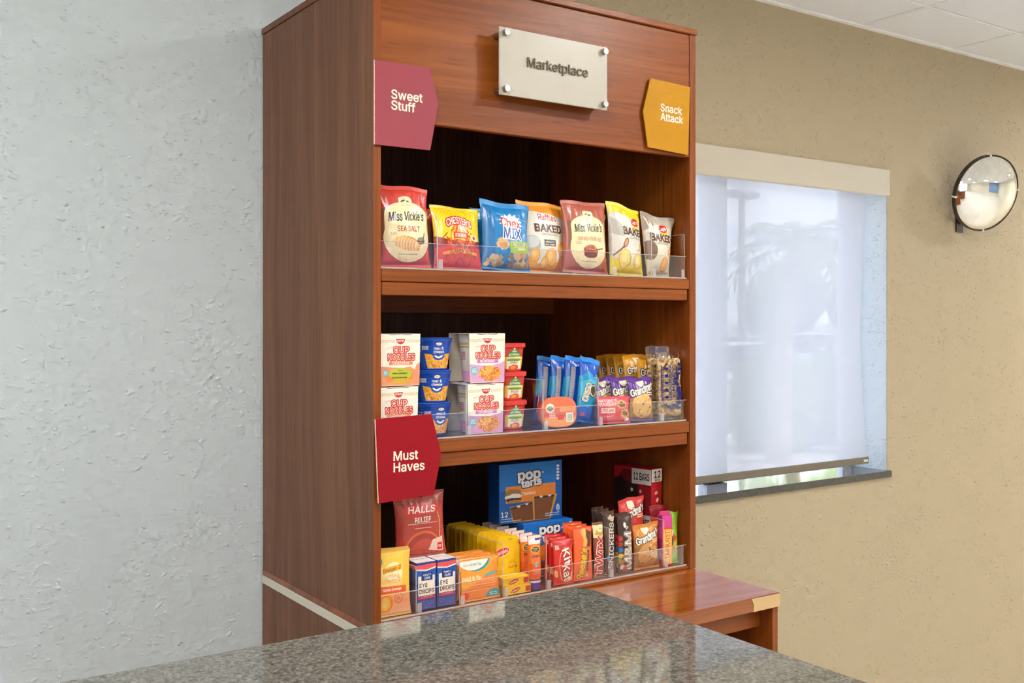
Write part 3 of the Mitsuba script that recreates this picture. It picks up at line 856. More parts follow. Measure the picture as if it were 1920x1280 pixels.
# blue mix bag
W, H = 134, 158
BLUE = '#1f7fbf'
L = [(LB, '#1d6fae', PG((-67, 0), (-40, 0), (-44, 158), (-67, 158))), (LB, '#7fb9dd', LineString([(-30, 128), (0, 121), (60, 118)]).buffer(0.9))]
rr = random.Random(9)
for q in range(26):
    L.append((PC, rr.choice(['#b79a73', '#9b7f5e', '#cdb48a', '#8a6a4c']), blob(q, rr.uniform(-58, 58), rr.uniform(8, 30), rr.uniform(6, 11), rr.uniform(5, 9), 0.25)))
L += [(PC, '#d7b083', blob(77, -22, 58, 17, 14, 0.18)), (PC, '#c49562', blob(78, -20, 54, 11, 8, 0.2)), (PC, '#d7b083', blob(79, 22, 33, 14, 10, 0.2)), (PC, '#c49562', blob(80, 42, 36, 12, 9, 0.2))]
star = Polygon([(r_ * math.cos(a) * 1.5, r_ * math.sin(a)) for a, r_ in ((q * math.pi / 14, 24 if q % 2 else 17) for q in range(28))])
L += [(LB, '#e9eef4', affinity.translate(star, 5, 108)), (LT, '#c8302a', TX('Chex', 4, 108, 20, 58, rot=-3, slant=6)),
      (LB, '#e9eef4', TX('MIX', 6, 83, 25, 52, rot=-2, grow=2.6)), (LT, '#1d4a8a', TX('MIX', 6, 83, 25, 52, rot=-2)),
      (LB, '#a6c33a', affinity.rotate(R(-2, 40, 67, 66), 4)), (LB, '#2f4f2a', TX('BAGEL CHIP', 32, 59, 8, 52, rot=4, grow=0.8)), (LT, '#f2f0da', TX('BAGEL CHIP', 32, 59, 8, 52, rot=4)), (LT, '#f2f0da', TX('BLEND', 34, 48.5, 5.5, 26, rot=4))]
MB = bag(W, H, 48, BLUE, L, 21, seals=(5, 12), seal_colours=('#2277b0', '#2b86c4'), wrinkle=1.7, tilt=-2.5, wave=4)
place(MB, at(1.311, 1.925, Z1, yaw=0, lean=6, roll=2.5), 'chip_bag', 'blue bag of snack mix with a green band on the upper shelf', 'chip bag')
place(bag(126, 150, 30, BLUE, [], 22, seal_colours=(BLUE, '#2b86c4')), at(1.322, 1.985, Z1, lean=4, roll=-1), 'chip_bag', 'second blue snack mix bag hidden behind the front blue bag', 'chip bag')
place(bag(120, 158, 34, '#c83328', [], 23, seal_colours=('#c83328', '#d4483a')), at(1.470, 2.030, Z1, lean=3, roll=-2), 'chip_bag', 'red chip bag peeping out between the blue bag and the orange-topped bag', 'chip bag')


def chips(L, seed, cols, spots):
    for q, (x, y, r_) in enumerate(spots):
        L += [(PC, cols[1], blob(seed + q, x, y, r_ * 0.82, r_, 0.10, 22)), (PC, cols[0], blob(seed + q, x - 0.6, y + 0.6, r_ * 0.70, r_ * 0.88, 0.10, 22)), (PC, cols[2], blob(seed + 50 + q, x - r_ * 0.15, y + r_ * 0.1, r_ * 0.32, r_ * 0.45, 0.2))]


def baked_bag(W, H, ground, top, low, brand, brand_col, word_x, word_w, spots, cols, seed, tail=(), oval=True, **kw):
    L = [(LB, top, PG((-W / 2, H), (W / 2, H), (W / 2, H * 0.80), (W * 0.1, H * 0.825), (-W * 0.25, H * 0.86), (-W / 2, H * 0.84)))]
    if low:
        L += [(LB, low, PG((-W / 2, 0), (W / 2, 0), (W / 2, H * 0.32), (W * 0.2, H * 0.15), (-W * 0.2, H * 0.12), (-W / 2, H * 0.26)))]
    L += list(tail)
    chips(L, seed, cols, spots)
    by = H * 0.775
    if oval:
        L += [(LB, '#f1c12f', E(word_x + 8, by - 4, 14, 15)), (LB, '#c4252c', E(word_x + 8, by, 16, 11, 12)), (LT, '#faf0e6', TX(brand, word_x + 8, by, 9, 24, rot=8, slant=8))]
    else:
        L += [(LB, '#f6efe2', TX(brand, word_x, by, 15, 58, slant=6, grow=2.4)), (LT, brand_col, TX(brand, word_x, by, 15, 58, slant=6))]
    L += [(LT, '#5a3620', TX('BAKED', word_x, H * 0.615, 18, word_w, grow=0.5)), (LT, '#9a9284', lines(word_x - word_w * 0.28, H * 0.53, word_w * 0.6, 2, 3.2, 1.6, seed))]
    return bag(W, H, 46, ground, L, seed, **kw)


place(baked_bag(140, 170, '#dcd6c8', '#e9952a', '#e9a02c', 'Ruffles', '#b5302a', 6, 86, [(-38, 40, 17), (10, 36, 22), (48, 56, 19), (-10, 22, 14)], ('#eeb04e', '#dc8f2c', '#f4c878'), 31,
                tail=[(PC, '#aeb0ac', E(-46, 66, 22, 20)), (PC, '#c9cbc8', E(-46, 70, 18, 14)), (LT, '#4a463e', R(-12, 62, 24, 77)), (LT, '#e8e2d4', TX('cheddar &', 6, 72, 4, 28)), (LT, '#e8e2d4', TX('sour cream', 6, 66, 4, 31)), (PC, '#e8912a', PG((20, 0), (70, 0), (70, 50), (40, 44)))],
                oval=False, seal_colours=('#e08a24', '#e9952a'), tilt=-3), at(1.4370, 1.947, Z1, lean=7, roll=1), 'chip_bag', 'orange-topped white bag of baked ridged chips in the middle of the upper shelf', 'chip bag')
place(kettle_bag('#b4604c', 'SMOKEHOUSE BBQ', '#b0652e', 41, False, W=140, top='#b5614f', tilt=3), at(1.5420, 1.922, Z1, yaw=0, lean=6, roll=2), 'chip_bag', 'reddish-brown chip bag with a cream label, right of the orange-topped bag', 'chip bag')
place(bag(110, 160, 34, '#dccb2a', [(PC, '#7b3a2c', E(30, 96, 12, 9))], 43), at(1.622, 2.005, Z1, lean=4, roll=1), 'chip_bag', 'yellow chip bag half hidden behind the reddish-brown bag', 'chip bag')
place(baked_bag(112, 176, '#d9d4c8', '#ecd32a', '#ecd32a', 'Lay\u2019s', '#fff', 18, 82, [(-18, 38, 24), (28, 34, 20), (48, 70, 14)], ('#efd070', '#d9a93a', '#f6e2a0'), 51,
                tail=[(PC, '#b9b4a6', PG((-56, 100), (-20, 92), (-8, 118), (-56, 140))), (PC, '#8d5a36', affinity.rotate(E(-16, 78, 7, 14), -28)), (PC, '#c99a6c', affinity.rotate(E(-16, 78, 4.5, 10), -28)), (PC, '#8d5a36', PG((-22, 66), (-50, 44), (-52, 47), (-25, 69))), (LT, '#6a6458', lines(24, 62, 16, 1, 3, 2, 5))],
                seal_colours=('#d8bd22', '#efda3c'), tilt=-9, wave=4), at(1.6770, 1.930, Z1, yaw=2, lean=6, roll=2), 'chip_bag', 'yellow and white bag of baked chips, second from the right end of the upper shelf', 'chip bag')
place(baked_bag(112, 158, '#d8cdb8', '#b9ad9a', None, 'Lay\u2019s', '#fff', 1, 82, [(12, 30, 20), (40, 62, 15)], ('#e6a147', '#cf7f2a', '#efba70'), 61,
                tail=[(PC, '#7d5a4a', E(-44, 64, 22, 24)), (PC, '#a08a76', PG((-56, 110), (-20, 128), (-34, 150), (-56, 156)))],
                seal_colours=('#a89c88', '#9f9686'), tilt=-6, taper=0.34, wave=5), at(1.7820, 1.930, Z1, yaw=-2, lean=4, roll=2), 'chip_bag', 'tan and white bag of baked chips at the right end of the upper shelf', 'chip bag')

# ------------------------------------------------------------------ middle shelf
WHITE = '#f3ead8'


def noodle_art(seed, flavour, fl_col, wedge, green):
    L = []
    for q in range(30):
        for row in (0, 1):
            L.append((LB, '#c9b071', R(-47 + q * 3.2 + row * 1.2, 95 - row * 3.4, -45.6 + q * 3.2 + row * 1.2, 97.6 - row * 3.4)))
    L += [(LB, WHITE, R(-13, 88, 13, 100)), (LB, '#c9302c', E(0, 99, 11, 11).intersection(R(-20, 86, 20, 99))), (LT, '#f7e6d8', TX('NISSIN', 0, 95.3, 3.6, 17)),
          (LT, '#d8635a', TX('The Original', -25, 81, 2.6, 16, rot=14, slant=10, bold=False)),
          (LT, '#c8352a', TX('CUP', 2, 76, 13, 38, grow=1.7)), (LT, '#f6d2be', TX('CUP', 2, 76, 13, 38, grow=-0.45)),
          (LT, '#c8352a', TX('NOODLES', 2, 61, 13, 66, grow=1.6)), (LT, '#f6d2be', TX('NOODLES', 2, 61, 13, 66, grow=-0.4)),
          (LB, wedge, PG((-48, 42), (-20, 39), (10, 38), (36, 43), (48, 49), (48, 0), (-48, 0))), (LB, fl_col, R(-28, 44, 30, 52)), (LT, '#f8ead8', TX(flavour, 0, 48, 5, 40 if len(flavour) < 8 else 46))]
    if green:
        L += [(LB, '#e7ded2', PG((24, 40), (40, 46), (36, 34))), (PC, '#e08a3a', blob(seed, -2, 20, 36, 15, 0.12)), (LB, '#b9bd34', blob(seed + 1, 0, 25, 29, 12, 0.08, 26)), (LB, '#d3a634', blob(seed + 2, 2, 10, 26, 5, 0.15)),
              (LT, '#5a5a2a', lines(-8, 32, 16, 1, 3, 1.4, seed)), (LT, '#5a5a2a', lines(-20, 25, 38, 1, 4, 3.2, seed + 3)), (LT, '#5a5a2a', lines(-22, 16, 40, 1, 4, 3.0, seed + 4)),
              (LB, '#7fb7c9', E(-37, 28, 7, 7)), (LT, '#eef2ee', lines(-41, 30, 8, 3, 2.4, 1, seed))]
    else:
        L += [(PC, '#e2a04a', blob(seed, 8, 21, 30, 17, 0.12))]
        r = random.Random(seed)
        for q in range(34):
            x, y, a = r.uniform(-18, 32), r.uniform(8, 35), r.uniform(0, 180)
            L.append((PC, r.choice(['#d98c34', '#eeb963', '#cf7a2a', '#f1c880', '#c25b2a']), affinity.translate(affinity.rotate(E(0, 0, 8, 8).difference(E(0.5, -1.2, 7, 7.4)), a), x, y).intersection(E(8, 21, 34, 19))))
        L += [(PC, '#d96a3a', E(-14, 14, 5, 3, 30)), (PC, '#d96a3a', E(28, 26, 5, 3, -30)), (LB, '#74b4c6', E(-36, 27, 9.5, 10)), (LT, '#eef2ee', lines(-42, 31, 12, 4, 2.8, 1.3, seed))]
    return L


def noodle_carton(seed, flavour, fl, wedge, green):
    """A paper cup in a printed card sleeve that is open at its sides."""
    face = lambda: Polygon([(-0.0455, 0), (0.0455, 0), (0.048, 0.110), (0.030, 0.110), (0.024, 0.1075), (-0.024, 0.1075), (-0.030, 0.110), (-0.048, 0.110)])
    p = [('sleeve', painted(prism(face(), 0, 0.0008), WHITE, 'card')), ('sleeve', painted(prism(face(), 0.0872, 0.088), '#d9cfbf', 'card'))]
    hole = Point(0, 0.044).buffer(0.0405, 24)
    p.append(('sleeve_top', painted(zprism(sbox(-0.048, 0.0009, 0.048, 0.0871).difference(hole), 0.1092, 0.110), WHITE, 'card')))
    p += prints(noodle_art(seed, flavour, fl, wedge, green), lambda x, z, off: np.stack([x / 1000 * (1 - 0.05 * (1 - z / 110)), np.full_like(x, -off), z / 1000], -1),
                R(-47.6, 0.8, 47.6, 107).union(R(-47.6, 100, -30, 109.4)).union(R(30, 100, 47.6, 109.4)), 'card')
    side = lambda x, z, off: np.stack([-(0.0305 + 0.0115 * z / 109 + off) * np.cos(x / 38), 0.044 + (0.0305 + 0.0115 * z / 109 + off) * np.sin(-x / 38), z / 1000], -1)
    p.append(('cup', painted(loft([(0.0005, 0.030, 0.030, 0, 0.044), (0.003, 0.031, 0.031, 0, 0.044), (0.104, 0.0415, 0.0415, 0, 0.044), (0.106, 0.0415, 0.0415, 0, 0.044), (0.1078, 0.0425, 0.0425, 0, 0.044), (0.1088, 0.0415, 0.0415, 0, 0.044)], 2, 48), '#ddd4c6', 'card', 30), 'paper cup inside the sleeve'))
    p += [('cup_print', s_) for _, s_ in prints([(LB, '#c2ad78', R(-50, 84, 50, 90)), (LB, '#c2ad78', R(-50, 78, 50, 82)), (LB, '#b8475a', lines(-8, 66, 18, 5, 4, 2.2, seed)), (LB, wedge, R(-50, 2, 50, 26))], side, R(-45, 2, 45, 104), 'card', 5.0)]
    p.append(('lid', painted(loft([(0.1089, 0.039, 0.039, 0, 0.044), (0.1098, 0.0385, 0.0385, 0, 0.044)]), '#b9b6b0', 'card', 30), 'grey lid'))
    return p


NA = noodle_carton(71, 'CHICKEN', '#e8864a', '#e9946a', True)
NB = noodle_carton(72, 'SHRIMP', '#c678b4', '#d8a0c4', False)
for q, (x, y, z, w) in enumerate(((1.0255, 1.908, Z2, 'lower'), (1.0335, 1.913, Z2 + 0.1122, 'upper'))):
    place(NA, at(x, y, z, yaw=0), 'noodle_carton', f'white and orange noodle carton, {w} one of the left stack', 'carton', 'orange noodle cartons')
for q, (x, y, z, w) in enumerate(((1.2425, 1.903, Z2, 'lower'), (1.2500, 1.908, Z2 + 0.1122, 'upper'))):
    place(NB, at(x, y, z, yaw=0), 'noodle_carton', f'white and pink noodle carton, {w} one of its stack of two', 'carton', 'pink noodle cartons')
# blue macaroni cups
L = [(LB, '#123f9c', R(-60, 55, 60, 64)), (LT, '#f3ead8', lines(-42, 50, 10, 5, 5, 1.5, 4))]
L += [(PC, '#e9dcc4', lines(-31, 52, 13, 4, 2.4, 1.5, 2)), (LB, '#e9a03a', PG((-26, 37), (-12, 35), (-4, 29), (4, 27), (12, 29), (19, 35), (33, 37), (27, 4), (-18, 4)))]
rr = random.Random(3)
for q in range(40):
    x, y, a = rr.uniform(-20, 28), rr.uniform(7, 30), rr.uniform(0, 180)
    L.append((PC, rr.choice(['#f3b552', '#d98c28', '#f7c56a', '#c97a1e']), affinity.translate(affinity.rotate(R(-3.4, -1, 3.4, 1).buffer(0.4), a), x, y)))
L += [(LB, '#1549ad', E(5, 33, 13, 11).intersection(R(-20, 20, 30, 36))), (LB, '#f3ead8', E(5, 35, 10, 9).intersection(R(-20, 20, 30, 33)).difference(E(5, 38, 8, 8))), (LT, '#f6efe0', TX('mac &', 5, 48, 6, 22)), (LT, '#f6efe0', TX('cheese', 5, 40.5, 6, 24)),
      (LB, '#efe6da', E(5, 57.5, 7, 3.2)), (LT, '#c23a3a', TX('KRAFT', 5, 57.5, 2.4, 10))]
MC = cup([(0, 0.029, 0.029), (0.002, 0.031, 0.031), (0.060, 0.0405, 0.0405), (0.0665, 0.0425, 0.0425), (0.0690, 0.0425, 0.0425), (0.0700, 0.041, 0.041)], 2.6, '#1549ad', L)
MC = MC + [('lid', painted(loft([(0.0699, 0.0435, 0.0435), (0.0704, 0.0440, 0.0440), (0.0707, 0.0435, 0.0435)], 2.6), '#3f6cc0', 'film'), 'peel-off film lid')]
for x, y, z, yaw, w in ((1.134, 1.960, Z2, -2, 'bottom'), (1.139, 1.964, Z2 + 0.0710, -20, 'middle'), (1.142, 1.966, Z2 + 0.142, -16, 'top')):
    place(MC, at(x, y, z, yaw=yaw), 'macaroni_cup', f'blue macaroni and cheese cup, {w} one of its stack of three', 'cup', 'blue macaroni cups')

# red pasta cups
L = [(LB, '#f0c050', PG((-25, 6), (25, 6), (27, 34), (-27, 34))), (LB, '#f1e6cf', PG((-19, 5), (19, 5), (20, 32), (10, 41), (-10, 41), (-20, 32))), (LB, '#4a8a3a', PG((-19, 34), (19, 34), (14, 44), (5, 51), (-5, 51), (-14, 44))),
     (LT, '#f4f0dc', TX('CHEF', 0, 46.2, 3.4, 12)), (LT, '#f4f0dc', TX('BOYARDEE', 0, 39.5, 4.6, 29, arch=1.5)), (LB, '#e2d36a', E(0, 28, 21, 4.5)), (LB, '#6a9a44', E(0, 26.6, 20, 3)), (LT, '#7a4a2a', TX('Ravioli', 0, 21, 4, 20)), (LT, '#a08a66', lines(-11, 17, 22, 1, 2, 1, 5)),
     (PC, '#d0622c', blob(5, 0, 8, 13, 7, 0.15)), (PC, '#e89a4a', blob(6, -2, 9, 7, 4, 0.15)), (PC, '#f3ead8', E(0, 52.5, 3, 2.6))]
PA = cup([(0, 0.028, 0.028), (0.002, 0.0295, 0.0295), (0.052, 0.0345, 0.0345), (0.0525, 0.0350, 0.0350), (0.056, 0.0350, 0.0350)], 4.0, '#d13a30', L)
PA = PA + [('lid', painted(loft([(0.0555, 0.0375, 0.0375), (0.0562, 0.0388, 0.0388), (0.0645, 0.0388, 0.0388), (0.0660, 0.0370, 0.0370), (0.0655, 0.0350, 0.0350)], 4.0), '#d8433a', 'plastic', 35), 'red snap-on lid')]
for x, y, z, w in ((1.3480, 1.972, Z2, 'bottom'), (1.3550, 1.984, Z2 + 0.0662, 'middle'), (1.3650, 2.002, Z2 + 0.1324, 'top')):
    place(PA, at(x, y, z, yaw=0), 'pasta_cup', f'red canned pasta cup with a red lid, {w} one of its stack of three', 'cup', 'red pasta cups')

# round orange bowl lying on its side
L = [(LB, '#f0a05a', R(-44, 2, 44, 24)), (LB, '#e2573a', R(-40, 28, -8, 33)), (PC, '#efe2cc', E(-26, 46, 12, 11)), (PC, '#8a8a70', E(-26, 45, 9, 6)), (LT, '#f4ddc8', lines(-30, 32, 18, 3, 4, 2.4, 3)), (LB, '#f0a060', PG((0, 36), (44, 34), (44, 46), (0, 48))), (LB, '#d9492f', PG((-6, 18), (10, 18), (14, 30), (-6, 31))),
     (LB, '#efe9d8', R(18, 12, 38, 34))] + [(PC, '#8e9a80', R(21 + q * 2.1, 15, 21.9 + q * 2.1 + (q % 3) * 0.3, 31)) for q in range(7)]
p = []
m = loft([(-0.004, 0.046, 0.034), (0.0, 0.0485, 0.036), (0.006, 0.0485, 0.036), (0.030, 0.040, 0.029), (0.034, 0.037, 0.026)], 2.9)
m.apply_transform(trimesh.transformations.rotation_matrix(math.radians(-90), [1, 0, 0]))
m.apply_translation([0, 0, 0.0362])
p.append(('body', painted(m, '#e0694a', 'plastic', 35)))
rimm = loft([(-0.0052, 0.0475, 0.0352), (-0.004, 0.049, 0.0362), (-0.0015, 0.049, 0.0362), (-0.001, 0.048, 0.0355)], 2.9)
rimm.apply_transform(trimesh.transformations.rotation_matrix(math.radians(-90), [1, 0, 0]))
rimm.apply_translation([0, 0, 0.0362])
p.append(('lid', painted(rimm, '#e5734c', 'film', 30)))
oval = affinity.scale(Point(0, 0).buffer(1, 24), 45.5, 33.4)
oval = shapely.transform(Point(0, 0).buffer(1, 24), lambda q: np.sign(q) * np.abs(q) ** (2 / 2.9) * [45.8, 33.6])
p += prints(L, lambda x, z, off: np.stack([x / 1000, np.full_like(x, -0.0052 - off), z / 1000], -1), affinity.translate(oval, 0, 36.2), 'film')
place(p, at(1.4490, 1.906, Z2 + 0.0003, yaw=-4, lean=4), 'snack_bowl', 'round orange-red sealed snack bowl on its side in front of the blue packs', 'bowl')

# blue cookie packs
CB, CT_ = '#0f52b8', '#0f8cba'
L = [(LB, CT_, PG((-30, 30), (-16, 40), (-4, 34), (10, 44), (30, 36), (30, 122), (12, 112), (-6, 124), (-30, 108))), (LB, '#22a8cc', PG((-30, 60), (-10, 66), (12, 58), (30, 66), (30, 100), (0, 106), (-30, 94)))]
L += [(PC, '#3a2418', E(8, 78, 15, 17)), (PC, '#e8d8b8', E(9, 78, 12, 14)), (PC, '#3a2418', E(10, 78, 10, 12)), (LB, '#1b2f5c', TX('OREO', -10, 72, 14, 46, rot=78, grow=2.2)), (LB, '#e7d9b8', TX('OREO', -10, 72, 14, 46, rot=78, grow=1.0)), (LT, '#1b3f7c', TX('OREO', -10, 72, 14, 46, rot=78, grow=-0.8)),
      (PC, '#b43a5c', E(-14, 18, 6, 5)), (LT, '#bfe0ea', lines(14, 118, 12, 5, 4, 1, 7))]
side_L = [(PC, '#0f8cba', PG((-31, 62), (-18, 58), (-12, 112), (-31, 106))), (LB, '#b4b0b8', R(-15, 26, -3, 134)), (LT, '#86828c', lines(-14, 130, 10, 24, 4, 1.2, 5)), (PC, '#2a1a14', R(-28, 20, -24, 58)), (PC, '#d8cbb4', R(-24, 20, -22.5, 60)), (PC, '#2a1a14', R(-22.5, 20, -19, 56))]
FP = bag(60, 158, 34, CB, L, 81, seals=(5, 11), seal_colours=(CB, '#2a86d8'), wrinkle=0.7, tilt=-2, edge=6)
SP = [bag(62, 160, 32, CB, side_L, 82 + q, seals=(5, 11), seal_colours=(CB, '#2a86d8'), wrinkle=0.7, tilt=2 - q * 2, edge=6) for q in range(2)]
place(FP, at(1.5400, 1.928, Z2, yaw=0, lean=5, roll=11), 'cookie_pack', 'blue cookie pack at the front right of the four leaning blue packs', 'snack pack', 'blue cookie packs')
for q, (x, y) in enumerate(((1.524, 1.966), (1.510, 2.000), (1.498, 2.034))):
    place(SP[q % 2], at(x, y, Z2, yaw=-14, lean=5, roll=10 - 1.5 * q), 'cookie_pack', ['blue cookie pack with a grey strip, second from the front of the leaning blue packs', 'blue cookie pack with a grey strip, third from the front of the leaning blue packs', 'blue cookie pack at the back left of the four leaning blue packs'][q], 'snack pack', 'blue cookie packs')


def cookie(L, x, y, r_, seed, base='#d9a65c'):
    L += [(PC, '#b9803c', blob(seed, x, y, r_ * 1.03, r_ * 0.98, 0.06, 26)), (PC, base, blob(seed, x, y + 0.8, r_ * 0.98, r_ * 0.93, 0.06, 26))]
    r = random.Random(seed)
    for q in range(16):
        a, d = r.uniform(0, 6.28), r_ * 0.85 * math.sqrt(r.random())
        L.append((PC, r.choice(['#4a2a18', '#5e3820', '#e9c07c', '#c9924a']), blob(seed + q, x + d * math.cos(a), y + d * math.sin(a), r.uniform(1.5, 3.4), r.uniform(1.2, 2.6), 0.3, 9)))


def cookie_bag(main, ck, seed, W=98, H=134, ty=86):
    L = []
    L += [(LB, '#9a6a34', PG((-W / 2, 0), (W / 2, 0), (W / 2, 52), (10, 62), (-W / 2, 56)))]
    cookie(L, -2, 36, 33, seed, ck)
    L += [(LB, '#f4e4c4', blob(seed + 3, -4, ty + 18, 11, 12, 0.12)), (LB, '#d9b98a', lines(-11, ty + 24, 14, 4, 3.4, 1.6, seed)),
          (LB, '#2a1a12', TX('Grandma\u2019s', 2, ty, 17, 82, rot=14, slant=8, grow=2.0)), (LT, '#fbf0dc', TX('Grandma\u2019s', 2, ty, 17, 82, rot=14, slant=8, grow=0.3)), (LT, '#f4dca8', lines(12, ty - 10, 28, 2, 5, 3, seed + 9))]
    return bag(W, H, 30, main, L, seed, seals=(6, 9), wrinkle=0.9, tilt=3, edge=6)


GG = cookie_bag('#d9961e', '#d9a65c', 91, 92, 150, 124)
GG2 = cookie_bag('#d9961e', '#d9a65c', 93, 96, 162, 128)
GP = cookie_bag('#5c2a8a', '#dba962', 92, 82, 108, 78)
gold = ['leftmost and rearmost', 'second from the left', 'third from the left', 'fourth from the left', 'frontmost and rightmost']
for q, (x, y, z, rl) in enumerate(((1.778, 2.098, 0, 1), (1.780, 2.066, 0, 2), (1.780, 2.034, 0, 2), (1.779, 2.000, 0, 3), (1.793, 1.964, 0, 3))):
    place(GG if q == 4 else GG2, at(x, y, Z2 + z, yaw=-4, lean=6, roll=rl), 'cookie_bag', f'gold bag of cookies, {gold[q]} of the five behind the purple bags', 'cookie bag', 'gold cookie bags')
purp = ['leftmost and rearmost', 'second from the left', 'frontmost and rightmost']
for q, (x, y, rl, yw) in enumerate(((1.640, 1.962, -3, 0), (1.672, 1.936, 5, 0), (1.7080, 1.910, 3, 0))):
    place(GP, at(x, y, Z2, yaw=yw, lean=6, roll=rl), 'cookie_bag', f'purple bag of cookies, {purp[q]} of the purple bags', 'cookie bag', 'purple cookie bags')
L = [(LT, '#f8dcd0', TX('NATURE\u2019S', -22, 56, 6, 58)), (LT, '#f8dcd0', TX('BAKERY', -22, 47, 8, 56)), (LB, '#f2cfc0', R(-46, 26, -2, 39)), (LT, '#b8506a', TX('FIG BAR', -24, 32.5, 7, 36)), (LT, '#f8dcd0', TX('raspberry', -24, 19, 4.5, 32, bold=False)), (LB, '#c8324a', R(-60, 8, 10, 10)),
     (PC, '#d9a060', blob(1, 22, 46, 17, 11, 0.12)), (PC, '#6a4a2c', blob(2, 23, 46, 11, 6, 0.2)), (PC, '#d9a060', blob(3, 34, 24, 17, 11, 0.12)), (PC, '#6a4a2c', blob(4, 34, 24, 11, 6, 0.2)), (PC, '#d8344c', blob(5, 10, 22, 8, 7, 0.2)), (PC, '#e9e4d8', blob(6, 40, 9, 8, 5, 0.2))]
FB = bag(108, 66, 16, '#d94a5e', L, 95, seals=(4, 4), wrinkle=0.6, edge=6, wave=1)
place(FB, at(1.6150, 1.904, Z2, yaw=1, lean=3, roll=1), 'fig_bar_pack', 'pink-red fig bar pack lying in front of the purple cookie bags', 'snack pack')

# clear packs of crisped rice with blue print
scene['rice_crisp'] = two({'type': 'bumpmap', 'arbitrary': proc(lambda p, n, uv: fbm(p.x * 180, p.y * 180, p.z * 180, 2)), 'scale': 0.006,
                           'b': {'type': 'diffuse', 'reflectance': proc(lambda p, n, uv: mix(lin('#a5794a').tolist(), lin('#e3c796').tolist(), smoothstep(0.3, 0.75, fbm(p.x * 160, p.y * 160, p.z * 160, 2))))}})
L = [('print', '#2b2f6e', R(-40, 48, -36, 138))]
for q in range(14):
    L += [('print', '#2b2f6e', R(-34, 50 + q * 6.2, -31, 53.5 + q * 6.2)), ('print', '#2b2f6e', R(-10, 50 + q * 6.2, -7, 53.5 + q * 6.2))]
for q, t in enumerate((58, 76, 94, 112, 130)):
    L.append(('print', '#2b2f6e', R(-26, t - 4, -14, t + 4)) if q % 2 else ('print', '#2b2f6e', E(-20, t, 7, 3.4)))
L += [('print', '#2b2f6e', R(-5, 48, -2.6, 138)), ('print', '#2b2f6e', TX('CRISPY', 6, 96, 9, 78, rot=90)), ('print', '#2b2f6e', TX('MARSHMALLOW', 18, 94, 6, 82, rot=90))] + [('print', '#2b2f6e', blob(q, 24 + 6 * math.sin(q), 44 + q * 12, 7, 6, 0.5)) for q in range(9)] + [('print', '#3b3f78', blob(60 + q, -26 + q * 10, 38 - (q % 3) * 4, 7, 4, 0.4)) for q in range(6)]
clear = bag(83, 186, 24, '#e8e2d4', [], 97, seals=(6, 16), wrinkle=0.9, edge=6)
clear = [(n_i, {**s, 'bsdf': {'type': 'ref', 'id': 'clear_film'}}) for n_i, s in clear]
bar = bevel_box(-0.0385, -0.008, 0.010, 0.0385, 0.008, 0.156, r=0.005)
bar = bar.subdivide().subdivide().subdivide()
bar.vertices += 0.004 * (meshkit.fbm(bar.vertices * 90, 3, 5)[:, None] - 0.5) * bar.vertex_normals
clear += [('rice_bar', ply(bar, 'rice_crisp', True), 'tan crisped rice bar')]
clear += prints(L, lambda x, z, off: np.stack([x * 0.9 / 1000, np.full_like(x, -0.0128 - off), z / 1000], -1), R(-50, 10, 50, 150), 'matte')
place(clear, at(1.8035, 1.9085, Z2, yaw=-1, lean=2, roll=0), 'rice_bar_pack', 'clear rice bar pack with dark blue print, front one at the shelf end', 'snack pack')
place([c for c in clear if c[0] != 'print'], at(1.8010, 1.938, Z2, yaw=-2, lean=1, roll=-2), 'rice_bar_pack', 'second clear rice bar pack standing behind the front one', 'snack pack')


# ------------------------------------------------------------------ lowest shelf, left to right
def sachet(W, H, D, base, L, seed, seals=(4, 4), **kw):
    return bag(W, H, D, base, L, seed, seals=seals, wrinkle=0.25, wave=0.6, edge=7, **kw)


L = [(LB, c, R(-38, z0, 38, z1)) for c, z0, z1 in (('#f3b48a', 0, 14), ('#f2a878', 14, 26), ('#f0a46c', 26, 44), ('#f2b65c', 44, 60), ('#f6d37a', 60, 80), ('#f6dc84', 80, 104), ('#f4cf4e', 104, 134))]
L += [(LB, '#fbeeb4', E(-2, 92, 22, 20)), (LB, '#f3c53e', PG((18, 60), (38, 50), (38, 134), (24, 134))), (LB, '#2aa0a8', E(-36, 116, 7, 9)), (LB, '#f2b21e', affinity.rotate(R(-30, 92, 18, 104), 7)), (LT, '#8d5a1e', TX('Emergen-C', -6, 98, 7.5, 44, rot=7, slant=12)),
      (LT, '#c4552e', TX('1000mg', -5, 84, 7, 32, bold=False)), (LT, '#c4552e', TX('Vitamin C', -6, 75, 7, 40, bold=False)), (LT, '#d9955a', lines(-28, 69, 44, 1, 2, 1.2, 3)), (LB, '#e2622c', PG((-38, 64), (30, 61), (28, 47), (-38, 48))), (LT, '#fbeedc', TX('Super Orange', -7, 56, 5.4, 46)),
      (PC, '#ee8a2a', E(-22, 28, 17, 18)), (PC, '#f7c23c', E(-24, 27, 12, 14)), (PC, '#f9d876', E(-25, 28, 7, 9)), (LB, '#d9592e', E(9, 36, 10, 11)), (LB, '#f0a878', E(9, 36, 8.4, 9.4)), (LT, '#d9592e', TX('B', 9, 36, 6, 9))]
EM = sachet(79, 135, 6, '#f0c25c', L, 101)
for q, w in enumerate(('front', 'second', 'third', 'rearmost')):
    place(EM, at(1.0150 + 0.0014 * q, 1.905 + 0.0085 * q, Z3, lean=2, roll=0.8 * q), 'drink_mix_sachet', f'yellow and orange drink mix sachet, {w} of the row at the left end', 'sachet', 'orange drink mix sachets')
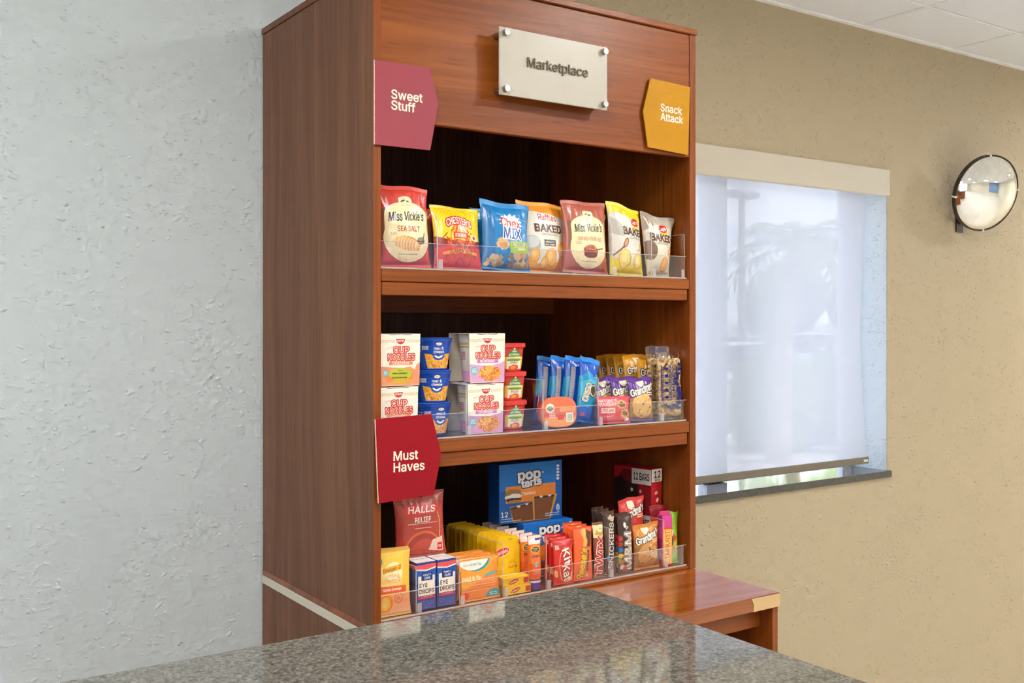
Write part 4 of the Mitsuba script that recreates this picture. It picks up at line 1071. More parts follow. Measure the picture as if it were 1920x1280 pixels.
place(carton(26, 152, 30, '#cfc4ae', [(LT, '#8d8474', lines(-9, 140, 18, 8, 5, 1.6, 4))]), at(0.990, 1.972, Z3, yaw=0), 'cream_box', 'cream slim box in the back left corner of the lowest shelf', 'box')

# eye drops and the cough drop pouch on top of them
NAVY = '#1f3f86'
L = [(LB, '#2a5fb0', R(-25, 60, 25, 88)), (LB, '#e8585e', PG((-25, 86), (25, 86), (25, 98), (-25, 97))), (LB, '#f1ece4', PG((-25, 86), (0, 83), (25, 88), (25, 91), (0, 86), (-25, 89))), (LB, '#f3ead8', R(-20, 31, 21, 73)), (LB, NAVY, R(-11, 64, 14, 79).buffer(1.2)), (LT, '#e4e4ec', TX('FAMILY', 2, 75, 4, 19)), (LT, '#e4e4ec', TX('CARE', 2, 68, 5, 15)),
     (LT, '#2e3038', TX('EYE', -7, 53, 8.5, 19, bold=False, grow=0.25)), (LT, '#2e3038', TX('DROPS', 1, 40, 8.5, 36, bold=False, grow=0.25)), (LB, '#d9485a', R(-20, 24, 21, 30)), (LT, '#f0d8d8', lines(-12, 28, 26, 1, 2, 1.4, 2)), (LT, '#6a8ad0', lines(-20, 18, 40, 5, 3.4, 1.0, 6))]
ED = carton(48, 102, 32, '#23468f', L, left=[('#2a5fb0', R(-16, 60, 16, 88)), ('#e8585e', R(-16, 88, 16, 97)), ('#7a96d4', lines(-12, 50, 24, 8, 5, 1.2, 3))]) + [('lid', painted(bevel_box(-0.0233, 0.0012, 0.1012, 0.0233, 0.031, 0.1026, r=0.0004), '#e4d9d2', 'card'), 'pale top flap')]
cols_ = ('left', 'right')
rows_ = ('front', 'second', 'third', 'rear')
for c in range(2):
    for q in range(4):
        place(ED, at(1.0915 + 0.0510 * c, 1.905 + 0.034 * q, Z3), 'eye_drops_box', f'blue and white eye drops box, {rows_[q]} row, {cols_[c]} column', 'box', 'eye drops boxes')
L = [(LB, '#bb3f30', R(-65, 0, 65, 140)), (LB, '#cb4f3e', R(-65, 118, 65, 140)), (LB, '#dd2f26', PG((-42, 88), (46, 94), (50, 110), (44, 117), (-34, 114), (-46, 108))), (LT, '#f4ece2', TX('HALLS', 2, 102, 14, 72, slant=14)), (LT, '#f4e4d8', TX('RELIEF', 2, 80, 10.5, 44)),
     (LT, '#e8b8a8', lines(-38, 71, 82, 1, 3, 1.8, 5)), (LT, '#e8b8a8', lines(-20, 61, 44, 1, 3, 1.8, 6)), (PC, '#d9622e', E(2, 18, 46, 38)), (PC, '#a8342a', E(2, 16, 43, 34)), (PC, '#c0452e', E(4, 12, 34, 26)), (PC, '#d8b87a', LineString([(44, 92), (48, 80), (50, 62), (47, 40)]).buffer(1.0)), (PC, '#e6c3b4', PG((16, 12), (26, 34), (56, 40), (56, 6))), (LB, '#d8302a', R(40, 10, 54, 26)), (LT, '#f4dcd0', TX('30', 47, 18, 6, 9)),
     (PC, '#2a1612', E(0, 131, 11, 3.2)), (LB, '#a0342a', R(-65, 121, 65, 122.2))]
place(bag(130, 140, 30, '#a8362a', L, 111, seals=(5, 6), wrinkle=0.35, wave=0.8, edge=6), at(1.1055, 1.954, Z3 + 0.1040, yaw=0, lean=5), 'cough_drop_pouch', 'red cough drop pouch reading HALLS RELIEF, standing on the eye drops boxes', 'pouch')

# orange cold and flu sachets
L = [(LB, '#f4a02e', PG((-54, 92), (-54, 20), (0, 30), (54, 92))), (LB, '#f18a3a', PG((-54, 20), (54, 70), (54, 0), (-54, 0))), (LB, '#2a9aa0', affinity.scale(E(-10, 92, 40, 28), 1, 1)), (LB, '#f4efe2', E(-17, 94, 42, 27)), (LT, '#7aa08a', TX('Multi', -32, 79, 5, 20, bold=False)), (LT, '#5a9a5a', TX('SYMPTOM', -9, 79, 5, 26)),
     (LT, '#f6e6b8', TX('cold & flu', -24, 50, 9, 52, bold=False, grow=0.4)), (LB, '#4fb0b8', PG((14, 55), (50, 59), (50, 54), (14, 50))), (LT, '#f3d09a', lines(-50, 40, 96, 4, 6, 0.9, 4)), (LB, '#2a9aa0', E(34, 10, 20, 10, 8)), (LT, '#d8eae4', lines(24, 12, 22, 2, 4, 1.6, 3)), (LB, '#e0512a', E(-40, 13, 8, 8))]
CF_ = sachet(106, 92, 6, '#f19a38', L, 121)
for q, w in enumerate(('front', 'second', 'third', 'fourth', 'fifth', 'rearmost')):
    place(CF_, at(1.2305 - 0.0008 * q, 1.906 + 0.0145 * q, Z3, lean=5, roll=(0, 1.2, -0.8, 1.0, -1.0, 0.6)[q]), 'cold_flu_sachet', f'orange cold and flu sachet, {w} of the row', 'sachet', 'orange cold and flu sachets')

# yellow lip balm cards and boxes
L = [(LB, '#cf2a2a', E(-18, 88, 22, 9.5, 14)), (LB, '#f5e6d0', E(-18, 88, 22, 9.5, 14).difference(E(-18, 88, 21, 8.6, 14))), (LT, '#f8ece0', TX('Carmex', -18, 88, 8, 36, rot=14, slant=8)), (LT, '#a8861c', TX('LIP', 10, 66, 5, 16, bold=False)), (LT, '#a8861c', lines(0, 61, 22, 1, 3, 1.4, 3)), (LT, '#b5391e', TX('CLICK', 12, 53, 6, 24)), (LT, '#b08a1c', lines(-24, 46, 44, 1, 3, 0.8, 4)), (LT, '#a8861c', lines(4, 42, 16, 1, 3, 0.9, 5)), (PC, '#d4a90e', E(6, 116, 5, 2.2))]
cpl = Polygon([(-32, 0), (32, 0), (32, 100), (30, 105), (27, 106), (27, 120), (24, 124), (-24, 124), (-28, 121), (-32, 114)])
body = prism(affinity.scale(cpl, 0.001, 0.001, origin=(0, 0)), 0, 0.0011)
CC2 = [('card', painted(body, '#f0c010', 'card'))]
CC = [('card', painted(body, '#f0c010', 'card'))] + prints(L, lambda x, z, off: np.stack([x / 1000, np.full_like(x, -off), z / 1000], -1), cpl.buffer(-0.3), 'card')
CC.append(('balm_tube', painted(loft([(0.010, 0.0075, 0.0075, 0.012, 0.0087), (0.040, 0.0078, 0.0078, 0.012, 0.0089), (0.041, 0.0085, 0.0085, 0.012, 0.0096), (0.066, 0.0085, 0.0085, 0.012, 0.0096), (0.068, 0.007, 0.007, 0.012, 0.0096)]), '#d9402a', 'plastic', 35)))
CC2.append(CC[-1])
ordn = ('front', 'second', 'third', 'fourth', 'fifth', 'sixth', 'seventh', 'eighth', 'ninth', 'tenth', 'eleventh', 'rearmost')
for q in range(12):
    place(CC if q == 0 else CC2, at(1.3275 - 0.0008 * q, 1.938 + 0.0185 * q, Z3, yaw=-1, lean=1.5, roll=(0.5, -0.6, 0.8, 0, -0.8)[q % 5]), 'lip_balm_card', f'yellow lip balm card with a hanging tab, {ordn[q]} of the row', 'card pack', 'yellow lip balm cards')
L = [(LB, '#c8302a', E(-8, 9, 14, 4.6, 14)), (LT, '#f4dcc8', TX('Carmex', -8, 9, 4, 22, rot=14)), (LB, '#c9302a', R(20, 3, 33, 15))]
LBX = carton(70, 19, 30, '#f0c41c', L)
for q, w in enumerate(('lower', 'upper')):
    place(LBX, at(1.3285 - 0.004 * q, 1.900 + 0.002 * q, Z3 + 0.0194 * q), 'lip_balm_box', f'flat yellow lip balm box, {w} of the two in front of the cards', 'box', 'flat yellow lip balm boxes')

# sunscreen tubes
L = [(LB, '#f0e6da', R(-30, 104, 30, 140)), (LB, '#5a3a8c', R(2, 112, 16, 117)), (LB, '#e9622a', R(-16, 14, 16, 60)), (LB, '#efb51e', E(0, 92, 13, 9)), (LB, '#3a2c50', E(0, 92, 10, 6.4)), (LT, '#f6e0a0', TX('BANANA', 0, 94, 2.8, 15)), (LT, '#f6e0a0', TX('BOAT', 0, 89.5, 3, 11)), (LT, '#4a2a7c', TX('SPORT', 0, 76, 5, 22, slant=8)), (LB, '#9fb6b8', E(0, 58, 5, 6)), (LT, '#4a6a70', TX('50', 0, 58, 4, 6)), (LT, '#d8a088', lines(-9, 46, 18, 3, 5, 2, 4))]
lv = [(0.024, 0.0150, 0.0115), (0.030, 0.0160, 0.0118), (0.060, 0.0166, 0.0105), (0.095, 0.0172, 0.0060), (0.112, 0.0176, 0.0018), (0.113, 0.0176, 0.0008), (0.124, 0.0176, 0.0008)]
SC = cup(lv, 2.0, '#ee7a34', L, 'plastic', 40)
SC.append(('cap', painted(loft([(0.0, 0.0135, 0.0110), (0.0015, 0.0145, 0.0118), (0.016, 0.0150, 0.0120), (0.0165, 0.0150, 0.0120), (0.024, 0.0146, 0.0118)]), '#4a3492', 'plastic', 40), 'purple cap'))
SC.append(('cap_band', painted(loft([(0.0166, 0.01530, 0.01225), (0.0210, 0.01530, 0.01225)]), '#e4d8d4', 'plastic', 40)))
for q in range(7):
    place(SC, at(1.3825, 1.912 + 0.032 * q, Z3, yaw=-2, lean=1), 'sunscreen_tube', f'orange sunscreen tube with a purple cap, {("front",) [0] if q == 0 else ordn[q] if q < 6 else "rearmost"} of the row', 'tube', 'orange sunscreen tubes')

# toaster pastry cartons
PB = '#0a5fae'


def pop_art(W, H):
    L = [(LB, '#0f74c8', R(-W / 2, H * 0.55, W * 0.40, H)), (LB, '#ee8a30', R(-W * 0.40, H * 0.34, W * 0.39, H * 0.62))]
    x, y = -W * 0.03, H * 0.80
    L += [(LB, '#14325c', union_all([TX('pop', x, y, 22, 66, rot=2, grow=3.4), TX('tarts', x + 6, y - 20, 17, 60, rot=5, grow=3.0)])), (LT, '#e9e6e2', TX('pop', x, y, 22, 66, rot=2, grow=1.0)), (LT, '#e9e6e2', TX('tarts', x + 6, y - 20, 17, 60, rot=5, grow=0.8)), (LT, '#e9e6e2', E(x + 40, y + 2, 2.6))]
    L += [(LT, '#f3d9b8', TX('FROSTED', -W * 0.08, H * 0.545, 3.4, 26, bold=False)), (LT, '#f6e2c8', TX('S\u2019MORES', -W * 0.05, H * 0.48, 7, 44))]
    L += [(PC, '#9a7a3c', blob(4, -W * 0.28, H * 0.50, 24, 11, 0.12)), (PC, '#efe6da', blob(5, -W * 0.28, H * 0.44, 23, 7, 0.2)), (PC, '#4a2a1c', blob(6, -W * 0.28, H * 0.395, 22, 5, 0.2)), (PC, '#a8823c', blob(7, -W * 0.27, H * 0.365, 20, 4, 0.15))]
    L += [(PC, '#c98a3a', PG((-W * 0.34, H * 0.27), (W * 0.03, H * 0.34), (W * 0.05, 0.5), (-W * 0.29, 0.5))), (PC, '#7d4a26', PG((-W * 0.33, H * 0.26), (W * 0.02, H * 0.325), (W * 0.035, 3), (-W * 0.28, 3))), (PC, '#4a2818', PG((-W * 0.33, H * 0.26), (W * 0.02, H * 0.325), (W * 0.02, H * 0.29), (-W * 0.32, H * 0.225)))]
    L += [(PC, '#d9a04a', PG((W * 0.02, H * 0.42), (W * 0.42, H * 0.42), (W * 0.31, 0.5), (W * 0.04, 0.5))), (PC, '#864f2a', PG((W * 0.045, H * 0.41), (W * 0.375, H * 0.41), (W * 0.29, 2), (W * 0.055, 2))), (PC, '#4a2818', PG((W * 0.045, H * 0.41), (W * 0.375, H * 0.41), (W * 0.37, H * 0.375), (W * 0.046, H * 0.375)))]
    L += [(PC, '#f1ddd0', blob(20 + q, W * u_, H * v_, 5, 2.6, 0.3)) for q, (u_, v_) in enumerate(((-0.2, 0.27), (-0.07, 0.295), (0.16, 0.40), (0.29, 0.40)))]
    L += [(LT, '#e9e6e2', TX('12', -W * 0.42, H * 0.16, 12, 20)), (LT, '#cfdcec', lines(-W * 0.47, H * 0.075, W * 0.18, 1, 3, 2, 3)), (LT, '#cfdcec', lines(-W * 0.47, H * 0.035, W * 0.31, 1, 3, 2, 4)), (LT, '#cfdcec', lines(W * 0.22, H * 0.09, W * 0.24, 2, 5, 2, 5)), (LT, '#c8d8ec', E(W * 0.43, H * 0.18, 6, 9)), (LT, PB, lines(W * 0.40, H * 0.21, 11, 3, 5, 1.4, 7))]
    L += [(LT, '#dfe6f0', E(W * 0.43, H * (0.68 + 0.055 * q), 4.6, 3.4)) for q in range(5)]
    return L


PT = carton(186, 143, 48, PB, pop_art(186, 143), left=[('#0a4684', R(-24, 0, 24, 143))])  # left face darker blue: its shade is put into the colour
place(PT, at(1.4510, 2.020, Z3 + 0.1325, yaw=-1), 'pastry_carton', 'blue toaster pastry carton with an orange band, upper of the two', 'carton', 'blue pastry cartons')
L = [(LB, '#14325c', union_all([TX('pop', 4, 115, 20, 60, rot=2, grow=3), TX('tarts', 10, 94, 15, 54, rot=5, grow=3)])), (LT, '#f0ece6', TX('pop', 4, 115, 20, 60, rot=2, grow=1.0)), (LT, '#f0ece6', TX('tarts', 10, 94, 15, 54, rot=5, grow=0.8)), (LT, '#f0ece6', E(40, 114, 2.6)),
     (LT, '#d4e0ee', union_all([E(64, 104 + 7 * q, 3.4, 2.8) for q in range(4)])), (LB, '#ee8a30', R(-58, 40, 60, 76)), (PC, '#864f2a', R(-40, 3, 50, 36))]
PT2 = carton(144, 132, 150, '#1169bd', L)
place(PT2, at(1.4830, 1.992, Z3, yaw=-3), 'pastry_carton', 'blue toaster pastry carton, lower of the two, behind the red wafer bars', 'carton', 'blue pastry cartons')

# candy
L = [(LB, '#c4231f', R(-31, 90, 31, 104)), (LB, '#f0b070', E(6, 44, 22, 42)), (LB, '#d22a22', E(6, 44, 20, 40)), (LB, '#7d120e', union_all([TX('Kit', 8, 64, 21, 38, rot=-78, grow=1.2), TX('Kat', 7, 27, 21, 38, rot=-78, grow=1.2)])), (LT, '#f8efe4', TX('Kit', 8, 64, 21, 38, rot=-78)), (LT, '#f8efe4', TX('Kat', 7, 27, 21, 38, rot=-78)), (LB, '#e8bfae', R(-25, 82, -14, 92)), (LT, '#b5302a', lines(-23, 90, 8, 3, 3, 1, 3)), (PC, '#e8b070', blob(4, -24, 26, 5, 9, 0.3)), (LB, '#eebf7a', PG((4, 3), (22, 8), (26, 26), (22, 28), (16, 12), (2, 7)))]
KK = bag(60, 106, 13, '#d8281f', L, 131, seals=(4, 4), wrinkle=0.3, wave=0.8, edge=6)
for q, w in enumerate(('front', 'middle', 'rear')):
    place(KK, at(1.4640 + 0.001 * q, 1.908 + 0.019 * q, Z3 + 0.002 * q, yaw=-2, lean=4, roll=1 + q), 'wafer_bar', f'red wafer bar, {w} one of three left of the orange candy packs', 'candy bar', 'red wafer bars')
L = [(LB, '#f0652e', R(-34, 0, 34, 124)), (PC, '#e8b04a', PG((-2, 122), (10, 122), (8, 104), (12, 92), (8, 78), (-4, 80), (0, 96), (-6, 108))), (PC, '#5e2f1c', PG((10, 118), (28, 112), (26, 90), (22, 78), (8, 78), (12, 92), (8, 104))), (LB, '#3a1c10', TX('Reese\u2019s', -7, 40, 19, 74, rot=80, slant=10, grow=1.6)), (LT, '#f3c62a', TX('Reese\u2019s', -7, 40, 19, 74, rot=80, slant=10, grow=0.5)), (LB, '#4a2012', affinity.rotate(R(8, 22, 15, 70), -6)), (LT, '#e8b08a', lines(10, 64, 3, 12, 3.6, 1.6, 2)), (LB, '#e8b49a', E(9, 12, 5, 4))]
RC = bag(60, 126, 15, '#ea5526', L, 141, seals=(4, 5), wrinkle=0.5, wave=1.2, edge=6)
for q, w in enumerate(('front', 'middle', 'rear')):
    place(RC, at(1.5240 + 0.001 * q, 1.910 + 0.021 * q, Z3 + 0.002 * q, yaw=2, lean=4, roll=2), 'peanut_cup_pack', f'orange peanut butter cup pack, {w} one of three', 'candy bar', 'orange peanut butter cup packs')
L = [(LB, '#e9d59a', R(-24, 96, 24, 136)), (PC, '#c9a04a', blob(3, 2, 108, 13, 9, 0.2)), (PC, '#f1e2b0', blob(4, 4, 112, 8, 4, 0.2)), (LB, '#efe2cc', TX('TWIX', 0, 52, 21, 96, rot=82, grow=2.0)), (LT, '#c4262a', TX('TWIX', 0, 52, 21, 96, rot=82, grow=0.3))]
TW = bag(33, 132, 14, '#8a4a2c', L, 151, seals=(4, 6), wrinkle=0.6, wave=1.5, edge=6)
place(TW, at(1.5745, 1.910, Z3, yaw=0, lean=4, roll=0.5), 'caramel_bar', 'gold and brown caramel bar with red letters, right of the orange candy packs', 'candy bar')
L = [(LT, '#d8cec4', TX('SNICKERS', 2, 70, 15, 112, rot=86)), (LB, '#3a2c26', R(-20, 0, -12, 150)), (PC, '#c9b49a', blob(2, 6, 136, 12, 7, 0.4)), (PC, '#2a68a8', E(-8, 40, 6, 9))]
DB = bag(40, 154, 14, '#4a3026', L, 161, seals=(4, 9), wrinkle=1.0, wave=2.5, edge=6)
for q, (x, y, w) in enumerate(((1.6165, 1.920, 'front'), (1.6250, 1.950, 'middle'), (1.6300, 1.978, 'rear'))):
    place(DB, at(x, y, Z3, yaw=2, lean=3, roll=0.5), 'chocolate_bar', f'dark brown chocolate bar pack standing tall, {w} one of three', 'candy bar', 'dark brown chocolate bars')
L = [(LB, '#3e2418', R(-27, 0, 27, 140)), (LT, '#f0e2d0', TX('M&M', 6, 52, 25, 92, rot=88, grow=1.6)), (LB, '#4a2a1c', TX('M&M', 6, 52, 25, 92, rot=88, grow=0.6)), (LT, '#f4e8da', TX('M&M', 6, 52, 25, 92, rot=88, grow=-1.0)), (LT, '#f0e2d0', E(-2, 116, 4.5, 7)), (LT, '#f0e2d0', TX('\u2019S', 4, 108, 8, 10, rot=88))]
for q, (x, y, c) in enumerate(((-18, 84, '#c4362a'), (-20, 70, '#c4362a'), (-19, 56, '#2e7ab0'), (-18, 42, '#e0b02a'), (-16, 26, '#c8423a'), (-12, 14, '#d8d0b8'), (-4, 10, '#c8423a'), (-21, 30, '#6a9a3a'))):
    L += [(PC, c, E(x, y, 7, 6))]
MM = bag(46, 142, 15, '#4a2a1c', L, 171, seals=(4, 7), wrinkle=0.5, wave=1.4, edge=6)
for q, (x, y, w) in enumerate(((1.6610, 1.914, 'front'), (1.6660, 1.934, 'rear'))):
    place(MM, at(x, y, Z3, yaw=-2, lean=3, roll=0.5), 'chocolate_candy_pack', f'brown candy pack with white letters and coloured sweets, {w} one of two', 'candy bar', 'brown coloured-sweets packs')
GR = cookie_bag('#cf3a34', '#9a7454', 181, 88, 170, 134)
GO = cookie_bag('#d0802a', '#cf9450', 182, 84, 112, 80)
place(GO, at(1.7285, 1.912, Z3, yaw=0, lean=4, roll=0.5), 'cookie_bag', 'orange bag of cookies at the front of the lowest shelf, below the red bag', 'cookie bag')
place(GR, at(1.7270, 1.962, Z3, yaw=2, lean=3, roll=0), 'cookie_bag', 'red bag of cookies standing behind the orange bag on the lowest shelf', 'cookie bag')
L = [(LB, '#d8342e', R(-17, 0, 17, 132)), (LB, '#f0a43a', R(-13, 4, 15, 92)), (LB, '#f6c65a', R(-9, 6, 10, 88)), (LT, '#cf2f2a', TX('STARBURST', 1, 48, 13, 80, rot=90)), (LB, '#d83a8a', R(-17, 96, 17, 132))]
SB = carton(32, 128, 20, '#b02a7c', L, left=[('#a02a7a', R(-10, 0, 10, 128)), ('#c8407c', R(-10, 70, 10, 100))], bsdf='film') + [('top_seal', painted(bevel_box(-0.017, 0.0095, 0.1275, 0.017, 0.0108, 0.137, r=0.0004), '#c83a6a', 'film')), ('bottom_seal', painted(bevel_box(-0.017, 0.002, -0.0001, 0.017, 0.003, 0.004, r=0.0004), '#b02a7c', 'film'))]
place(SB, at(1.7935, 1.906, Z3, yaw=-4, roll=0), 'fruit_chew_stick', 'pink and orange fruit chew stick pack near the right end of the lowest shelf', 'candy bar')
L = [(LB, '#8cc22a', R(-30, 0, 30, 140)), (PC, '#c8402a', blob(2, -4, 66, 7, 8, 0.3)), (PC, '#e0a83a', blob(3, 2, 50, 8, 9, 0.3)), (PC, '#d8583a', blob(4, -4, 36, 6, 8, 0.3)), (PC, '#3a4a6a', blob(5, -12, 56, 5, 9, 0.3)), (LB, '#e8d8a0', blob(6, -10, 80, 6, 9, 0.3)), (LT, '#d85a2a', lines(4, 100, 10, 3, 6, 3, 3))]
GN = bag(37, 130, 14, '#86bc24', L, 191, seals=(4, 6), wrinkle=0.4, taper=0.35, edge=6)
place(GN, at(1.8280, 1.918, Z3, yaw=0, lean=3, roll=0), 'gummy_pack', 'lime green gummy candy pack at the right end of the lowest shelf', 'candy bar')
L = [(LB, '#8d1c22', R(-30, 60, 30, 140)), (PC, '#c98a2a', R(-2, 30, 10, 60)), (LB, '#c43a3a', R(-30, 108, 30, 116))]
place(bag(56, 146, 10, '#a0262a', L, 195, seals=(4, 8), wrinkle=0.7, edge=6), at(1.8050, 1.948, Z3, yaw=-3, lean=1), 'chocolate_pouch', 'dark red candy pouch behind the pink fruit chew stick', 'candy bar')
front = [(LB, '#e6e0d6', R(-22, 84, 22, 118)), (LT, '#2a2422', TX('12', 2, 103, 17, 28)), (LT, '#3f7a3a', TX('BARS', 3, 89, 6.5, 24)), (PC, '#e0a08a', blob(3, -2, 56, 7, 5, 0.4)), (PC, '#e8c8a8', blob(5, 2, 36, 5, 6, 0.4)), (LB, '#a81c22', R(-22, 44, 22, 46))]
left = [('#3a2018', R(-62, 0, 20, 84)), ('#dcd6cc', R(-2, 76, 62, 116)), ('#241e1c', TX('12 BARS', 30, 96, 18, 52)), ('#2c1a16', blob(3, -40, 60, 20, 40, 0.2)), ('#6a1c1e', PG((-40, 90), (-4, 78), (-4, 110), (-30, 112))), ('#8a1c20', R(36, 0, 62, 76)), ('#cfc8c0', blob(6, -2, 60, 4, 5, 0.4)), ('#cfc8c0', blob(7, 26, 58, 4, 5, 0.4))]
BB = carton(44, 118, 125, '#b01f26', front, left=left)
place(BB, at(1.8135, 1.9665, Z3, yaw=10), 'bar_carton', 'dark red carton of bars, lower one under the carton marked 12 BARS', 'carton')
place(BB, at(1.8135, 1.9665, Z3 + 0.1190, yaw=10), 'bar_carton', 'dark red carton marked 12 BARS standing behind the red cookie bag', 'carton')

# ------------------------------------------------------------------ outside the window: parking lot, palm, trees, cars
GZ = FZ - 0.12
flat('asphalt', '#a3a3a6', 0.9, 0.1)
flat('concrete', '#f0eee8', 0.9, 0.1)
flat('leaf_green', '#7d9a4c', 0.7, 0.2)
flat('leaf_far', '#66755c', 0.8, 0.2)
flat('palm_green', '#92a860', 0.6, 0.3)
flat('bark', '#b7a58c', 0.9, 0.1)
flat('pole_grey', '#8f9296', 0.5)
flat('car_white', '#e6e8ea', 0.2, 0.6)
flat('car_silver', '#b4bac2', 0.2, 0.6)
flat('tyre', '#2b2b2d', 0.8)
flat('car_glass', '#2d343c', 0.1, 0.6)
flat('lamp_red', '#b83028', 0.3)
struct('ground_outside', ply(trimesh.creation.box(bounds=[[-60, WY + 0.25, GZ - 0.3], [140, 160, GZ]]), 'asphalt'), 'grey asphalt parking lot outside the window')
struct('path_outside', ply(bx(-10, WY + 0.25, GZ, 40, 12.5, GZ + 0.03), 'concrete'), 'pale concrete forecourt outside the window')


def crown(seed, rx, ry, rz, rough=0.5, sub=4):
    m = trimesh.creation.icosphere(sub)
    v = m.vertices
    k = 1 + rough * (meshkit.fbm(v * 2.6 + seed * 5, 4, seed) - 0.5) + 0.35 * rough * (meshkit.noise(v * 11 + seed, seed) - 0.5)
    m.vertices = v * k[:, None] * [rx, ry, rz]
    return m


for q, (x, y, h, r_) in enumerate(((36.2, 40, 5.8, 1.7), (41.0, 42, 6.0, 2.1), (45.6, 40, 5.2, 1.7), (50.0, 42, 6.3, 2.0), (55.0, 41, 6.4, 2.0), (31.5, 41, 6.2, 2.0))):
    k = thing('tree', f'dense dull green tree beyond the parking lot, {["left of the light pole", "behind the light pole", "between the light pole and the palm", "behind the palm trunk", "right of the palm", "leftmost of the row"][q]}', 'tree', 'trees beyond the parking lot')
    part(k, 'trunk', ply(tube([[x, y, GZ], [x + 0.1, y, GZ + h * 0.5]], [0.28, 0.18]), 'bark'))
    part(k, 'crown', ply(join(crown(q, r_, r_, h * 0.36), crown(q + 20, r_ * 0.6, r_ * 0.6, h * 0.25).apply_translation([r_ * 0.5, 0, h * 0.14]), crown(q + 30, r_ * 0.55, r_ * 0.6, h * 0.22).apply_translation([-r_ * 0.5, -0.3, h * 0.08])).apply_translation([x, y, GZ + h * 0.56]), 'leaf_far', True))
k = thing('palm_tree', 'palm tree with arching fronds outside the window', 'palm tree')
px_, py_, pz = 10.65, 9.0, 2.42
part(k, 'trunk', ply(tube([[px_ - 0.22, py_, GZ], [px_ - 0.16, py_, 0.6], [px_ - 0.06, py_, 1.6], [px_ + 0.12, py_, pz]], [0.17, 0.14, 0.11, 0.10], 12), 'bark', True))
r = random.Random(4)
for q in range(30):
    a, el, ln = q * 2.399, r.uniform(-0.2, 1.25), r.uniform(1.0, 1.5)
    d = np.array([math.cos(a), math.sin(a)])
    n = 12
    s_ = np.linspace(0, 1, n)
    out, hh = ln * s_ * (math.cos(el) * 0.8 + 0.3), ln * (s_ * math.sin(el) - 0.75 * s_ ** 2)
    spine = np.column_stack([px_ + 0.12 + out * d[0], py_ + out * d[1], pz + hh])
    v, f = [], []
    side = np.array([-d[1], d[0], 0])
    for i_ in range(n):
        for sgn in (-1, 1):
            w = 0.34 * math.sin(math.pi * min(0.97, 0.12 + s_[i_] * 0.85))
            b0 = spine[i_]
            b1 = spine[min(i_ + 1, n - 1)] if i_ < n - 1 else spine[i_] + (spine[i_] - spine[i_ - 1])
            tip = b0 + (b1 - b0) * 1.8 + side * sgn * w - np.array([0, 0, w * 0.35])
            o = len(v)
            v += [b0, b0 + (b1 - b0) * 0.6, tip]
            f.append([o, o + 1, o + 2])
    part(k, 'frond', ply(join(tube(spine, np.linspace(0.016, 0.005, n), 5), trimesh.Trimesh(v, f, process=False)), 'palm_green'))
k = thing('light_pole', 'tall grey parking lot light pole outside the window', 'light pole')
part(k, 'pole', ply(tube([[17.34, 16, GZ], [17.34, 16, 4.3]], [0.10, 0.07], 12), 'pole_grey'))
part(k, 'lamp_head', ply(bx(16.95, 15.8, 4.25, 17.75, 16.2, 4.40, r=0.03), 'pole_grey'))


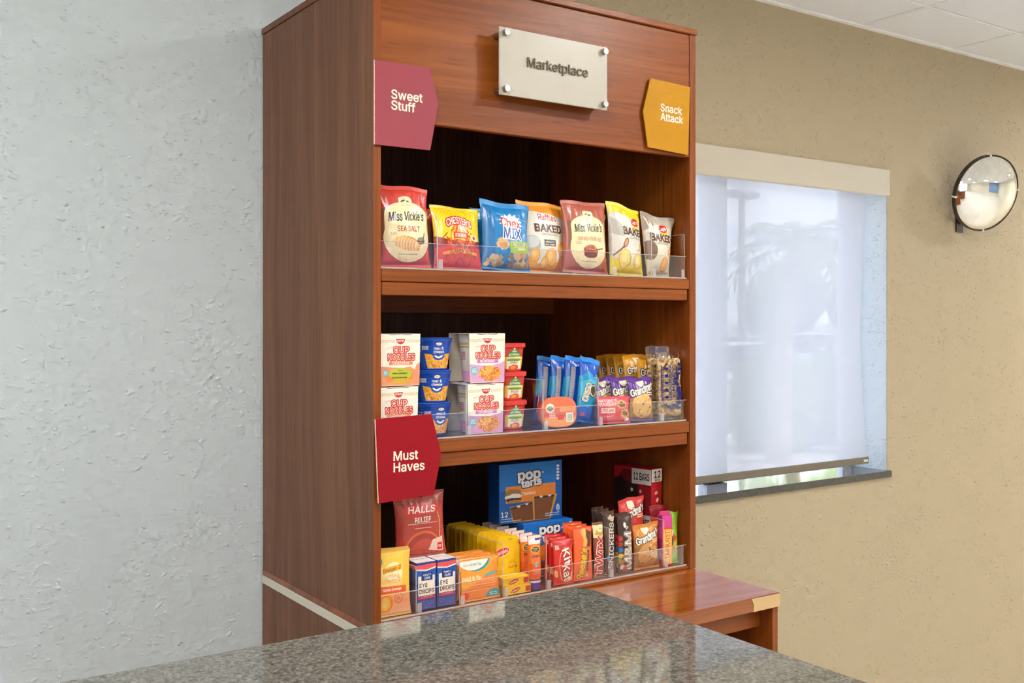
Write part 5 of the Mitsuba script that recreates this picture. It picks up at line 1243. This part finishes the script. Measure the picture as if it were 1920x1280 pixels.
def car(x, y, rz, body, label):
    k = thing('car', label, 'car', 'parked cars')
    tw = T().translate([x, y, GZ]).rotate([0, 0, 1], rz)
    prof_b = Polygon([(-2.2, 0.35), (-2.25, 0.75), (-1.3, 0.98), (1.6, 1.0), (2.15, 0.85), (2.2, 0.4), (1.9, 0.25), (-1.9, 0.25)]).buffer(-0.08).buffer(0.08)
    cab = Polygon([(-1.35, 0.95), (-0.55, 1.45), (0.85, 1.47), (1.75, 0.98)]).buffer(-0.05).buffer(0.05)
    part(k, 'body', ply(join(prism(prof_b, -0.88, 0.88), prism(Polygon([(-0.6, 1.40), (-0.5, 1.47), (0.8, 1.49), (0.9, 1.42)]), -0.66, 0.66)), body), tw)
    part(k, 'cabin_glass', ply(prism(cab, -0.74, 0.74), 'car_glass'), tw)
    for sx in (-1.4, 1.4):
        for sy in (-0.86, 0.86):
            part(k, 'wheel', ply(trimesh.creation.cylinder(0.32, 0.2, sections=24), 'tyre'), tw @ T().translate([sx, sy, 0.32]).rotate([1, 0, 0], 90))
    for sy in (-0.6, 0.6):
        part(k, 'tail_lamp', ply(bx(2.15, sy - 0.18, 0.66, 2.23, sy + 0.18, 0.80), 'lamp_red'), tw)


car(14.4, 13.9, 25, 'car_white', 'white car parked nearest the window, at the left')
car(23.5, 21.0, -10, 'car_silver', 'silver car parked further off, left of the palm trunk')
car(31.0, 25.0, 15, 'car_white', 'white car parked far off, right of the palm trunk')
for q, (x, y, rx, rz) in enumerate(((11.4, 9.9, 0.6, 0.75), (13.0, 9.9, 0.55, 0.85), (11.0, 11.6, 0.45, 0.25), (12.2, 9.0, 0.4, 0.45))):
    k = thing('shrub', f'yellow-green shrub outside the window, {["under the palm at the right", "tall one at the right jamb", "low one at the left", "small one in front at the right"][q]}', 'shrub', 'shrubs outside the window')
    part(k, 'foliage', ply(crown(40 + q, rx, rx, rz, 0.8, 5).apply_translation([x, y, GZ + rz * 0.9]), 'leaf_green'))
    part(k, 'stem', ply(tube([[x, y, GZ], [x, y, GZ + rz * 0.6]], [0.04, 0.02], 8), 'bark'))

# ------------------------------------------------------------------ lobby behind the camera, seen only in the mirror
flat('canvas_blue', '#7f9fd0', 0.6)
flat('frame_dark', '#2f3238', 0.5)
k = thing('wall_picture', 'large pale blue framed picture on the rear wall of the lobby', 'picture')
fx0, fx1, fz0, fz1 = 3.8, 6.6, 0.35, 2.40
part(k, 'frame', ply(join(bx(fx0 - 0.05, Y0, fz0 - 0.05, fx0, Y0 + 0.04, fz1 + 0.05), bx(fx1, Y0, fz0 - 0.05, fx1 + 0.05, Y0 + 0.04, fz1 + 0.05), bx(fx0, Y0, fz0 - 0.05, fx1, Y0 + 0.04, fz0), bx(fx0, Y0, fz1, fx1, Y0 + 0.04, fz1 + 0.05)), 'frame_dark'))
part(k, 'canvas', ply(bx(fx0, Y0, fz0, fx1, Y0 + 0.02, fz1), 'canvas_blue'))
